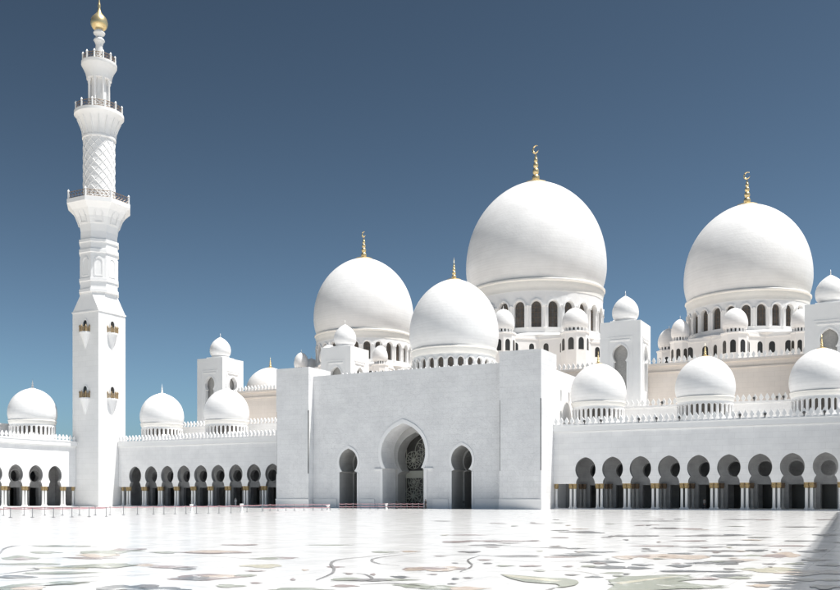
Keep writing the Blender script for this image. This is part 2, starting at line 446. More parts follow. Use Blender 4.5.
# (px, py, half width, half height, colour, skew) read off the paving
for a in [
    (45, 552.5, 16, 1.3, G, 0), (20, 558, 20, 2.0, G, 0), (22, 559, 9, 1.4, MV, 0), (110, 552, 32, 2.2, G, -.6), (98, 555.5, 22, 1.8, T, 0), (128, 549.5, 18, 1.3, MV, -.3),
    (165, 552.5, 14, .9, G, 0), (215, 552.2, 34, 1.7, MV, 0), (212, 551.8, 27, 1.2, T, 0), (100, 566, 40, 2.2, G, -.5), (140, 565, 18, 1.2, T, 0), (205, 577.5, 36, 3.2, MV, -.3), (193, 578.5, 20, 2.0, LN, 0),
    (222, 576.2, 18, 1.6, T, -.2), (60, 568, 30, 1.2, CR, 0), (20, 587, 28, 3.5, G, -.6), (30, 588, 18, 2.4, T, -.5), (62, 583.5, 26, 1.8, G, -.6), (120, 588, 26, 2.4, D, -.3), (146, 586.5, 14, 1.8, LN, 0),
    (160, 590, 34, 2.2, D, 0), (280, 558, 18, 1.1, MV, 0), (268, 558.5, 16, 1.2, G, 0), (262, 566, 22, 1.9, CR, 0), (246, 575.5, 12, 1.2, G, 0), (256, 583, 6, .7, MV, 0), (293, 579.5, 3, 1.2, MV, 0),
    (300, 589.5, 30, 1.6, G, 0), (350, 579.5, 20, 1.5, G, 0), (370, 580.2, 22, 1.3, LN, 0), (348, 573.5, 5, .8, MV, .6), (373, 574.6, 3, .9, MV, 0), (305, 570, 4, .8, T, 0), (418, 569, 16, 1.6, MV, .2), (412, 570, 9, .9, T, 0),
    (384, 552, 14, .9, G, 0), (410, 551.5, 10, .7, T, 0), (415, 586, 20, 2.4, G, .3),
    (436, 568.8, 28, 2.4, T, 0), (432, 568.4, 17, 1.4, MV, 0), (462, 568.6, 8, .9, MV, 0), (470, 552, 12, .9, LN, 0), (455, 542, 14, .8, MV, 0), (495, 541, 42, .7, MV, .2), (488, 545, 20, .8, LN, 0),
    (440, 588, 24, 2.2, G, 0), (468, 588.6, 20, 1.8, T, 0), (455, 579, 4, 1.0, D, 0), (468, 578, 5, .7, LN, 0), (452, 584, 5, .6, LN, 0), (580, 532, 20, .8, LN, 0), (592, 532.8, 14, .6, D, 0), (560, 530.5, 10, .5, LN, 0),
    (575, 555, 24, 1.3, D, 0), (562, 557, 20, .8, MV, 0), (555, 547.5, 14, .8, LN, 0), (575, 548.5, 10, .7, D, 0), (602, 562, 20, 1.4, D, 0), (610, 567.5, 18, 1.6, D, 0), (625, 557.5, 12, 2.0, T, 0), (620, 536, 12, .9, LN, 0),
    (640, 536, 22, .7, LN, 0), (540, 571, 6, .9, G, 0), (572, 575, 8, .7, LN, 0), (590, 566.5, 10, .7, G, 0),
    (625, 578.5, 16, 2.2, G, -.5), (660, 556.5, 30, 2.6, T, 0), (690, 557, 22, 2.2, T, .1), (640, 556, 12, 1.0, MV, 0), (682, 553.6, 14, .7, D, 0), (650, 551, 9, .7, D, 0), (720, 551, 30, .7, LN, 0), (724, 556, 18, .9, D, 0), (728, 561.5, 22, 1.0, LN, 0),
    (726, 563.5, 13, 1.3, D, 0), (757, 550.6, 12, .9, D, 0), (752, 555.5, 12, .8, G, 0), (784, 555, 18, 2.6, T, 0), (775, 556, 14, 1.6, MV, 0), (812, 551.5, 16, .9, D, 0), (815, 560, 15, 1.2, D, 0), (830, 565, 14, 1.2, D, 0),
    (680, 566, 13, 1.3, D, 0), (700, 563.2, 16, .9, D, 0), (643, 565, 12, .9, D, 0), (638, 568.2, 14, 1.2, D, .3), (685, 571.4, 28, .9, D, .2), (722, 571.6, 20, .9, D, .2), (726, 575.8, 19, 1.8, D, -.2), (770, 564, 8, .7, LN, 0),
    (775, 570.5, 30, 3.0, CR, .2), (800, 573, 22, 2.8, T, 0), (832, 572, 20, 2.2, MV, 0), (775, 582.6, 26, 1.5, D, 0), (825, 587, 16, 2.2, D, 0), (665, 580, 34, 3.0, G, -.7), (650, 584.5, 40, 3.6, G, 0), (690, 587.5, 34, 1.8, G, .1),
    (668, 528.5, 18, .9, LN, 0), (690, 528.8, 14, .7, MV, 0), (715, 535.5, 28, .8, LN, 0), (735, 535, 16, .7, D, 0), (700, 536, 30, .5, LN, 0), (740, 519.5, 18, .4, LN, 0), (765, 519.8, 10, .4, MV, 0), (760, 537.5, 14, .5, LN, 0),
    (690, 541, 20, .5, MV, 0), (825, 535, 14, .8, D, 0), (800, 527, 20, .5, LN, 0), (660, 521, 30, .35, LN, 0), (470, 535, 20, .4, MV, 0)]:
    blob(*a)
random.seed(21)
for a in [(60, 546, 30, .8, G, 0), (90, 558, 26, 1.0, MV, .2), (30, 564, 34, 1.0, G, 0), (170, 567, 24, 1.2, MV, 0), (185, 569, 12, .8, LN, 0), (60, 573, 40, 1.2, G, -.3), (15, 577, 22, 1.3, D, 0),
          (240, 545, 20, .6, MV, 0), (330, 545, 24, .5, G, 0), (335, 567, 9, .8, MV, 0), (345, 586, 14, 1.2, MV, 0), (400, 577, 9, 1.2, D, .2), (395, 580, 22, 1.0, G, 0), (230, 586, 16, 1.6, G, 0), (255, 571, 10, .8, MV, 0),
          (520, 556, 22, .7, LN, 0), (530, 566, 12, .8, MV, 0), (505, 566, 10, .6, G, 0), (485, 560, 8, .6, MV, 0), (600, 552, 18, .8, D, 0), (615, 573, 14, .9, G, 0), (594, 577, 10, .9, D, 0), (655, 546, 24, .6, MV, 0), (700, 547, 30, .6, LN, 0),
          (745, 545, 20, .7, D, 0), (790, 546, 22, .6, MV, 0), (800, 541, 18, .5, LN, 0), (738, 578, 14, 1.3, G, 0), (760, 586, 12, 1.4, T, 0), (705, 579, 16, 1.2, MV, 0), (750, 569, 12, 1.2, G, .2), (745, 560, 14, .9, T, 0), (805, 580, 14, 1.4, D, 0), (830, 580, 12, 1.1, G, 0), (795, 564, 12, 1.0, G, 0)]:
    blob(*a)
# large curved leaves in front
def leaf_pix(pix, mi, z):
    leaf_world([floor_pt(x, y) for x, y in pix], mi, z)
leaf_pix([(500, 574.5), (515, 575.4), (535, 577), (552, 578), (566, 578.6), (577, 580.8), (579, 583), (575, 585.6), (565, 587.4), (555, 588), (560, 586), (556, 584.4), (540, 583.4), (524, 582), (511, 579)], G, .0168)
leaf_pix([(502, 574.9), (520, 576.4), (545, 579), (562, 581.4), (555, 582.2), (538, 580.6), (520, 578.8), (508, 577)], CR, .0182)
leaf_pix([(608, 581), (620, 577.5), (640, 576.4), (668, 575), (692, 574.6), (682, 578), (664, 580.6), (678, 582.6), (700, 585), (728, 586), (700, 588.2), (664, 590), (630, 592), (604, 592), (614, 586)], G, .0168)
leaf_pix([(614, 583.2), (640, 580.2), (664, 577.6), (684, 576), (664, 579.2), (640, 582), (622, 585)], CR, .0182)
vine([(398, 553), (366, 557), (338, 560), (331, 564), (334, 569), (331, 574), (316, 580.5)], .05)
vine([(420, 553), (392, 556), (375, 558.5), (372, 561), (380, 564), (400, 566)], .045)
vine([(352, 573), (366, 575), (372, 579), (360, 581.5), (330, 582)], .04)
vine([(0, 581), (40, 579.5), (90, 577), (150, 575)], .05); vine([(0, 574.5), (20, 572), (38, 569.5), (33, 568)], .06)
vine([(0, 566), (60, 566.5), (120, 565), (170, 562)], .05); vine([(0, 553.5), (6, 548), (26, 545.5), (90, 547), (160, 545)], .06)
vine([(0, 560), (60, 558), (110, 558), (200, 556), (260, 560)], .04); vine([(0, 588), (40, 586), (100, 581)], .05)
vine([(420, 586), (400, 584), (385, 583.5), (360, 585)], .06); vine([(480, 556), (468, 560), (472, 566), (460, 572)], .035)
vine([(500, 560), (540, 562), (590, 561), (610, 566)], .035); vine([(430, 556), (470, 555), (520, 558), (560, 556)], .04)
vine([(430, 547), (500, 546.5), (560, 549), (600, 548)], .05); vine([(520, 571), (540, 570.5), (580, 572), (600, 576)], .03)
vine([(555, 588), (545, 591)], .05); vine([(620, 543), (680, 546), (740, 544), (790, 546)], .05); vine([(640, 531), (720, 530.5), (800, 532)], .06)
for k in range(130):      # scattered small petals and stem fragments further off
    px = random.uniform(-20, 860); py = 519 + 58 * random.random() ** 1.3
    if px < 420: continue
    hh = .16 + .55 * (py - 505) / 70
    blob(px, py, random.uniform(1.5, 9) * (1.5 if py < 545 else 1), hh * random.uniform(.5, 1.1), random.choice([LN, MV, T, G, LN, MV, CR]), random.uniform(-.8, .8), z=.021 + .0006 * (k % 12), n=12)
me = mesh_of(bm, inlay, name='courtyard_floor')
for p in me.polygons:
    if p.normal.z < 0: p.flip()
tag(ob('courtyard_floor', me, None), 'polished white marble courtyard inlaid with giant grey green and pink flowers and vines', None, None, 'structure')

# ================================================================== ARCADES
def column_parts(zb=.15, zt=4.4, r=.23):
    """shaft mesh, base mesh, capital mesh at the origin"""
    bm = bmesh.new(); lathe(bm, [(r * 1.04, zb + .3), (r, zb + 1.2), (r * .93, 3.52)], 16); s = mesh_of(bm, 'white_paint', True, 'column', 50)
    bm = bmesh.new(); lathe(bm, [(r * 1.75, zb), (r * 1.75, zb + .12), (r * 1.5, zb + .14), (r * 1.55, zb + .22), (r * 1.15, zb + .3)], 16); b_ = mesh_of(bm, 'smooth_stone', True, 'base', 40)
    bm = bmesh.new()
    lathe(bm, [(r * .9, 3.5), (r * 1.25, 3.55), (r * 1.05, 3.62), (r * 1.3, 3.85), (r * 1.75, 4.05), (r * 1.35, 4.08), (r * 1.5, 4.2), (r * 1.7, 4.25), (r * 1.7, zt - .002)], 8)
    # palm leaves curling out round the bell
    for k in range(8):
        a = 2 * PI * k / 8
        for z0, ro in ((3.62, 1.75), (3.85, 2.0)):
            tube(bm, [(r * 1.1 * math.cos(a), r * 1.1 * math.sin(a), z0), (r * 1.5 * math.cos(a), r * 1.5 * math.sin(a), z0 + .16), (r * ro * math.cos(a), r * ro * math.sin(a), z0 + .2)], [.05, .06, .02], 5)
    c = mesh_of(bm, 'capital_gold', True, 'capital', 40)
    return s, b_, c
CS, CB, CC = column_parts()
DS, DB, DC = CS.copy(), CB.copy(), CC.copy()
for me_, k_ in ((DS, 'grey_stone'), (DB, 'grey_stone'), (DC, 'bronze')): me_.materials[0] = M[k_]  # inner columns: arcade shade painted as darker shafts, bases and capitals
def column(parent, x, y, dark=False, z=0):
    if dark:
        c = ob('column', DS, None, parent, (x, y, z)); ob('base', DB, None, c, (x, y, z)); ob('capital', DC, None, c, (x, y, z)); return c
    c = ob('column', CS, None, parent, (x, y, z)); ob('base', CB, None, c, (x, y, z)); ob('capital', CC, None, c, (x, y, z))
    return c
ZW = 14.5
def arcade(t, P0, rz, s0, s1, arches, pitch, col_rows=True, merlon_rng=None, inner=True, domes=(), depth=15.4, cornice=.3):
    """t: the parent thing. Local s along the wall from P0, d into the building (left of the wall direction).
       arches: list of arch centres in s."""
    c, s_ = math.cos(rz), math.sin(rz)
    def W(s, d, z=0): return (P0[0] + c * s - s_ * d, P0[1] + s_ * s + c * d, z)
    base = W(0, 0)
    def wall(name, d0, d1, mat, ztop, sc_=1.0, lab=None):
        bm = bmesh.new(); out = [(s0, 4.4)]
        for a in arches:
            if a - 1.8 < s0 or a + 1.8 > s1: continue
            out += [(p[0], p[1]) for p in keyhole(a, 1.80, 2.0, 6.85, 5.45, 1.66, 4.55, 4.4, .055)]
        out += [(s1, 4.4), (s1, ztop), (s0, ztop)]
        extrude_poly(bm, out, [], d0, d1, lambda s, d, z: (c * s - s_ * d, s_ * s + c * d, z))
        o = ob(name, bm, [mat, 'reveal_stone'], t, base)
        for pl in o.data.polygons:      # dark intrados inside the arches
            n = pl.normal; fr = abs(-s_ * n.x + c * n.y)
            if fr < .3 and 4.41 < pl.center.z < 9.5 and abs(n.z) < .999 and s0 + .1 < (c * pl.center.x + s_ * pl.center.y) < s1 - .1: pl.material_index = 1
        return o
    wall('wall', 0, .85, 'wall_stone', ZW)
    if inner:       # inside wall: a doorway with a round light above it behind every arch
        bm = bmesh.new(); out = [(s0, .15)]; hs_ = []
        for a in arches:
            if a - 1.8 < s0 or a + 1.8 > s1: continue
            out += [(a - 1.25, .15), (a - 1.25, 4.2), (a + 1.25, 4.2), (a + 1.25, .15)]
            hs_.append([(a + 1.18 * math.cos(2 * PI * k / 20), 6.75 + 1.25 * math.sin(2 * PI * k / 20)) for k in range(20)])
        out += [(s1, .15), (s1, 12.59), (s0, 12.59)]
        extrude_poly(bm, out, hs_, 6.6, 7.6, lambda s, d, z: (c * s - s_ * d, s_ * s + c * d, z))
        for a in arches:
            if a - 1.8 < s0 or a + 1.8 > s1: continue
            ho = [(a + 1.5 * math.cos(2 * PI * k / 20), 6.75 + 1.6 * math.sin(2 * PI * k / 20)) for k in range(20)]; hi = [(a + 1.19 * math.cos(2 * PI * k / 20), 6.75 + 1.26 * math.sin(2 * PI * k / 20)) for k in range(20)]
            extrude_poly(bm, ho, [hi], 6.45, 6.598, lambda s, d, z: (c * s - s_ * d, s_ * s + c * d, z))
        ob('inner_wall', bm, 'shaded_inner_stone', t, base)
    bm = bmesh.new()
    mp = lambda s, d, z: Vector((c * s - s_ * d, s_ * s + c * d, z))
    def lbox(sa, sb, da, db, za, zb):
        n0 = len(bm.verts); box(bm, sa, sb, da, db, za, zb)
        bm.verts.ensure_lookup_table()
        for v in bm.verts[n0:]: v.co = mp(v.co.x, v.co.y, v.co.z)
    lbox(s0, s1, -.10, -.002, 13.25, 13.42); lbox(s0, s1, -cornice, -.002, 13.45, ZW - .12); lbox(s0, s1, -cornice - .1, -.002, ZW - .12, ZW + .003)
    ob('cornice', bm, 'smooth_stone', t, base)
    bm = bmesh.new(); lbox(s0, s1, .852, depth, 12.6, 14.0); ob('roof', bm, 'smooth_stone', t, base)
    bm = bmesh.new(); lbox(s0, s1, -.75, depth, 0.0, .15); ob('step', bm, 'smooth_stone', t, base)
    bm = bmesh.new(); lbox(s0, s1, depth, depth + .8, 0, 18.7); lbox(s0, s1, depth - .25, depth - .001, 18.45, 18.71); ob('back_wall', bm, 'wall_stone', t, base)
    if inner:   # glazed doors, and a dark sheet painting the deep interior shade
        for a in arches:
            bm = bmesh.new(); lbox(a - 1.5, a + 1.5, depth - .22, depth - .11, .15, 4.2); ob('door', bm, 'dark_glass', t, base)
        bm = bmesh.new(); lbox(s0, s1, depth - .1, depth - .002, .15, 12.59); ob('shade_facing', bm, 'deep_shade_stone', t, base)
    if col_rows:
        bays = sorted(arches); ps = [bays[0] - pitch / 2] + [a + pitch / 2 for a in bays]
        for p in ps:
            for e in (-.36, .36):
                if s0 + .1 < p + e < s1 - .1:
                    x, y, _ = W(p + e, .42); column(t, x, y)
            if inner:
                for e in (-.36, .36):
                    if s0 + .1 < p + e < s1 - .1:
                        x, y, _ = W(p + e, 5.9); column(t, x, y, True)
    if merlon_rng:
        a, b_ = merlon_rng; p, q = W(a, -cornice * .3), W(b_, -cornice * .3); merlons(t, p, q, ZW + .05)
    return W

# right front wing (u from portal to the right side wing)
t = thing('arcade', (-25, 153.4, 0), 'long white arcade wing right of the entrance portal with nine keyhole arches', 'arcade')
arR = [UC + 33.1 + 4.73 * i for i in range(0, 10)]
W = arcade(t, (0, 153.4), 0, -53.5, -2.0, [a for a in arR], 4.73, merlon_rng=(-53.5, -2.0))
column(t, -53.15, 153.82)
merlons(t, (-53.2, 169.2), (-6.0, 169.2), 18.75, .98)
for u, lab in ((-47.8, 'small white dome on the right arcade nearest to the portal'), (-29.2, 'middle small white dome of the right arcade'), (-11.0, 'rightmost small white dome on the arcade roof, cut by the picture edge')):
    dome(t, 'dome', (u, 161), 4.95, 18.95, 26.0, 13.98, 15.7, 17.35, 30, .27, fin=(2.3, .26), label=lab, detail=True, drum_f=.92, seg=64)
# left front wing
t = thing('arcade', (-132, 153.4, 0), 'white arcade wing between the minaret and the entrance portal', 'arcade')
arL = [2 * UC - a for a in arR[:9]][::-1]
W = arcade(t, (0, 153.4), 0, -156.85, -108.3, arL, 4.73, merlon_rng=(-156.8, -108.4))
column(t, -108.7, 153.82); column(t, -155.9, 153.82)
merlons(t, (-156.0, 169.2), (-108.6, 169.2), 18.75, .98)
for u, lab in ((-132.1, 'small white dome on the left arcade in front of the corner tower'), (-151.0, 'small white dome on the left arcade next to the minaret')):
    dome(t, 'dome', (u, 161), 4.95, 18.95, 26.0, 13.98, 15.7, 17.35, 30, .27, fin=(2.3, .26), fmat='smooth_stone', label=lab, drum_f=.92, seg=64)
# left side wing: runs towards the camera along v, faces right (+u)
t = thing('arcade', (-163.8, 130, 0), 'sunlit side arcade at the left edge of the picture, left of the minaret', 'arcade')
# local s runs along +v, d to the left (-u)
arS = [141.7 - 5.05 * i for i in range(0, 6)][::-1]
W = arcade(t, (-163.8, 0), PI / 2, 112.0, 147.45, arS, 5.05, merlon_rng=(117, 147.2), cornice=.42)
column(t, -164.35, 147.1)
dome(t, 'dome', (-171.4, 142.1), 5.2, 19.1, 26.3, 13.98, 15.8, 17.45, 30, .27, fin=(2.3, .26), fmat='smooth_stone', label='small white dome on the sunlit side arcade', drum_f=.92, seg=64)
bm = bmesh.new(); box(bm, -180, -165.1, 147.46, 169, 0, 14.0); box(bm, -165.1, -156.86, 155.6, 169, 0, 14.0); ob('corner_block', bm, 'deep_shade_stone', t)
bm = bmesh.new(); box(bm, -180, -165.1, 111, 111.99, 0, 14.0); ob('end_wall', bm, 'shaded_inner_stone', t)
# right side wing, off the picture to the right; its shadow falls on the paving
t = thing('arcade', (2.0, 60, 0), 'side arcade on the right whose battlement throws the shadow on the paving', 'arcade')
bm = bmesh.new(); out = [(-30, 0.0)]
for i in range(31):
    a = -25 + 5.3 * i
    out += [(a - 1.66, 0.0)] + keyhole(a, 1.72, 2.02, 6.85, 5.4, 1.66, 4.55, 4.4, .10) + [(a + 1.66, 0.0)]
out += [(141, 0), (141, ZW), (-30, ZW)]
extrude_poly(bm, out, [], 2.0, 3.1, lambda s, d, z: (d, s, z))
ob('wall', bm, 'wall_stone', t, (0, 0, 0))
bm = bmesh.new(); box(bm, 1.7, 1.998, -30, 147.4, 13.45, ZW); ob('cornice', bm, 'smooth_stone', t)
bm = bmesh.new(); box(bm, 3.102, 16, -30, 147.4, 12.6, 14.0); box(bm, 16, 17, -30, 147.4, 0, 14.2); ob('roof', bm, 'smooth_stone', t)
bm = bmesh.new()
for i in range(180):
    y = -28 + .96 * i; half = [(.30, 0), (.17, .12), (.15, .24), (.29, .36), (.345, .46), (.30, .60), (.17, .76), (.09, .88), (.0, 1.0)]
    outm = [(x + y, z * 1.35 + ZW + .02) for x, z in half] + [(-x + y, z * 1.35 + ZW + .02) for x, z in reversed(half[:-1])]
    extrude_poly(bm, outm, [], 1.75, 2.05, lambda s, d, z: (d, s, z))
tag(ob('battlement', bm, 'smooth_stone', t), kind='stuff')
t.location = (3.2, 20, 0); t.rotation_euler.z = math.radians(2.5)
for ch in t.children: ch.location = (-2.0, -20, 0)

# ================================================================== ENTRANCE PORTAL
t = thing('entrance_portal', (UC, 148.7, 0), 'massive plain white marble gatehouse with a tall central horseshoe arch', 'gatehouse')
def pillar_bm(u0, u1, v0, v1, h, ch=.32):
    bm = bmesh.new()
    def ring(z, c):
        P = [(u0 + c, v0), (u1 - c, v0), (u1 - c, v0 + c), (u1, v0 + c), (u1, v1), (u0, v1), (u0, v0 + c), (u0 + c, v0 + c)]
        return [bm.verts.new((x, y, z)) for x, y in P]
    zs = [(0, .001), (6.6, .001), (6.62, .17), (18.8, .17), (18.82, .001), (h, .001)]
    R_ = [ring(z, c) for z, c in zs]
    for a, b_ in zip(R_, R_[1:]):
        for i in range(8):
            f = bm.faces.new([a[i], a[(i + 1) % 8], b_[(i + 1) % 8], b_[i]])
            if i in (1, 2, 6, 7) and 6.6 < a[0].co.z < 18: f.material_index = 1      # corner notch, its shade painted in dark grey
    bm.faces.new(R_[0]); bm.faces.new(R_[-1])
    return bm
ob('pillar', pillar_bm(-61.1, -53.5, 147.0, 154.8, 27.15), ['facade_stone', 'reveal_stone'], t, (0, 0, 0))
ob('pillar', pillar_bm(-108.3, -100.7, 147.0, 154.8, 27.15), ['facade_stone', 'reveal_stone'], t, (0, 0, 0))
mpv = lambda s, d, z: (s, d, z)
bm = bmesh.new()
side = lambda cx: keyhole(cx, 2.05, 2.35, 8.75, 7.0, 1.95, 6.75, 0, .10, 18)
main_o = keyhole(UC, 4.6, 4.9, 10.3, 7.4, 4.3, 7.38, 0, .10, 24)
out = [(-100.68, 0)] + side(-92.75) + main_o + side(-69.05) + [(-61.12, 0), (-61.12, 25.5), (-100.68, 25.5)]
extrude_poly(bm, out, [], 148.7, 153.5, mpv)
o = ob('wall', bm, ['facade_stone', 'grey_stone'], t)
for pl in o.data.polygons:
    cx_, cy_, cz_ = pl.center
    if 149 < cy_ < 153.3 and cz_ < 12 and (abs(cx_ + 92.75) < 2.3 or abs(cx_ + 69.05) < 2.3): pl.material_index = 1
bm = bmesh.new()
main_i = keyhole(UC, 3.85, 4.05, 9.75, 6.95, 3.75, 6.3, 0, .12, 24)
side_i = lambda cx: keyhole(cx, 1.75, 2.1, 8.6, 6.9, 1.65, 6.6, 0, .10, 18)
out = [(-100.68, 0)] + side_i(-92.75) + main_i + side_i(-69.05) + [(-61.12, 0), (-61.12, 24.4), (-100.68, 24.4)]
extrude_poly(bm, out, [], 153.503, 156.6, mpv)
ob('inner_wall', bm, 'grey_stone', t)
# projecting arch surrounds
def surround(cx, fo, fi, name, d=.14):
    bm = bmesh.new(); o_ = fo; i_ = fi
    extrude_poly(bm, o_ + i_[::-1], [], 148.7 - d, 148.698, mpv); return ob(name, bm, 'smooth_stone', t)
surround(UC, keyhole(UC, 5.25, 5.6, 10.3, 7.45, 5.25 * math.cos(math.asin(-.509)), 7.44, 7.43, .10, 24), keyhole(UC, 4.62, 4.92, 10.3, 7.45, 4.62 * math.cos(math.asin(-.579)), 7.44, 7.43, .10, 24), 'archivolt')
for cx in (-92.75, -69.05):
    surround(cx, keyhole(cx, 2.5, 2.85, 8.75, 6.8, 2.35, 6.4, 0.0, .10, 18), keyhole(cx, 2.06, 2.36, 8.75, 6.99, 1.96, 6.74, 0.0, .10, 18), 'archivolt', .10)
for sgn in (-1, 1):
    bm = bmesh.new()
    a, b_ = sorted((UC + sgn * 4.25, UC + sgn * 6.1)); box(bm, a, b_, 148.45, 148.69, 7.12, 7.40)
    a, b_ = sorted((UC + sgn * 4.302, UC + sgn * 4.95)); box(bm, a, b_, 148.56, 148.69, 0.0, 7.1)
    ob('impost', bm, 'smooth_stone', t)
# plinth moulding, coping
bm = bmesh.new()
for a, b_ in ((-100.6, -95.4), (-90.1, -87.0), (-74.8, -71.7), (-66.4, -61.2)):
    box(bm, a, b_, 148.58, 148.697, 0, 1.55); box(bm, a, b_, 148.52, 148.697, 1.55, 1.75)
for u0, u1 in ((-108.38, -100.62), (-61.18, -53.42)):
    box(bm, u0, u1, 146.92, 146.997, 0, 1.55); box(bm, u0 - .04, u1 + .04, 146.86, 146.997, 1.55, 1.75)
ob('plinth', bm, 'smooth_stone', t)
# glazed screen with flower tracery in the central arch
bm = bmesh.new(); box(bm, UC - 4.2, UC + 4.2, 156.75, 156.9, 0, 15); ob('glass_screen', bm, 'dark_glass', t, label='dark glass screen in the central arch')
bm = bmesh.new()
def flower(cx, cz, R, np=8):
    y = 156.7
    for k in range(np):
        a = 2 * PI * k / np + .2
        for sg in (-1, 1):
            pts = []
            for j in range(9):
                q = j / 8; rr = R * q; w = sg * .28 * math.sin(PI * q)
                pts.append((cx + rr * math.cos(a + w), y, cz + rr * math.sin(a + w)))
            tube(bm, pts, .055, 4)
    for rr in (.22, .62, 1.0):
        tube(bm, [(cx + R * rr * math.cos(2 * PI * j / 28), y, cz + R * rr * math.sin(2 * PI * j / 28)) for j in range(29)], .05, 4)
flower(UC + .9, 11.0, 2.6); flower(UC - 2.1, 9.2, 1.7); flower(UC + 1.0, 3.3, 2.7); flower(UC - 2.2, 2.3, 1.8); flower(UC - 2.0, 5.0, 1.2, 6); flower(UC + 2.8, 8.0, 1.1, 6)
for x in (-3.6, 0, 3.6): tube(bm, [(UC + x, 156.68, 0), (UC + x, 156.68, 13)], .07, 4)
ob('tracery', bm, 'tracery', t)
bm = bmesh.new(); box(bm, UC - 3.7, UC + 3.7, 156.55, 156.74, 5.75, 7.15)
ob('transom', bm, 'tracery', t)
for cx in (-92.75, -69.05):
    bm = bmesh.new(); box(bm, cx - 2.2, cx + 2.2, 157.2, 157.3, 0, 12); ob('door', bm, 'dark_glass', t)
# body behind: side wall with slit windows, roof, battlement
bm = bmesh.new()
holes = []
for v in (157.3, 161.8, 166.3, 170.8): holes.append(arch(v, .28, 19.2, 21.0, 6))
holes.append(arch(157.3, .55, 15.2, 17.0, 6))
extrude_poly(bm, [(154.8, 0), (176.9, 0), (176.9, 24.5), (154.8, 24.5)], holes, -54.6, -53.5, lambda s, d, z: (d, s, z))
ob('side_wall', bm, 'smooth_stone', t)
bm = bmesh.new(); box(bm, -54.75, -54.61, 155, 176, 14, 23)
ob('window_glass', bm, 'dark_glass', t)
bm = bmesh.new(); box(bm, -108.3, -54.76, 158.0, 176.9, 0, 24.4); box(bm, -108.3, -54.76, 156.61, 158.0, 20, 24.4); box(bm, -108.3, -107.2, 154.8, 157.999, 0, 24.5)
ob('body', bm, 'smooth_stone', t)
merlons(t, (-100, 157.4), (-61.5, 157.4), 25.75, .98)
bm = bmesh.new(); box(bm, -100.5, -61.3, 157.0, 157.8, 24.401, 25.8); ob('parapet', bm, 'smooth_stone', t)
dome(t, 'dome', (UC, 170.5), 9.15, 31.9, 46.6, 24.4, 26.2, 29.0, 26, .30, fin=(4.6, .48), label='front white dome of medium size above the gatehouse', drum_f=.92)

# ================================================================== PRAYER HALL
t = thing('prayer_hall', (UC, 183, 0), 'great prayer hall with three huge white domes in a row behind the gatehouse', 'mosque')
bm = bmesh.new(); box(bm, -152, -9.5, 183, 256, 0, 28.3); ob('wall', bm, 'bounce_cream_stone', t)
bm = bmesh.new(); box(bm, -152, -9.5, 182.75, 182.998, 26.6, 26.8); box(bm, -152.1, -9.4, 182.6, 182.998, 27.9, 28.35); ob('cornice', bm, 'bounce_cream_stone', t)
merlons(t, (-146.6, 182.85), (-117.9, 182.85), 28.33, .98)
merlons(t, (-68.0, 182.85), (-52.0, 182.85), 28.33, .98)
merlons(t, (-44.5, 182.85), (-14.9, 182.85), 28.33, .98)
def star(c, R, z0, z1, wins):
    """terrace of two crossed squares, small arched windows in every face"""
    for q, rot in enumerate((0, PI / 4)):
        h = R / math.sqrt(2)
        bm = bmesh.new(); box(bm, -h, h, -h, h, 0, z1 - z0 - .02 * q); box(bm, -h - .12, h + .12, -h - .12, h + .12, z1 - z0 - .9, z1 - z0 - .62)
        ob('terrace', bm, 'smooth_stone', t, (c[0], c[1], z0), rot)
        bmw = bmesh.new()
        extrude_poly(bmw, arch(0, .62, 0, 1.7, 6, .1), [], -h - .02, -h + .2, lambda s, d, z: (s, d, z))
        wm = mesh_of(bmw, 'dark_glass', name='window')
        for face in (0, 1, -1):
            for s in wins:
                a = rot + face * PI / 2
                o = ob('window', wm, None, t, (c[0] + s * math.cos(a), c[1] + s * math.sin(a), z1 - 4.2), a)
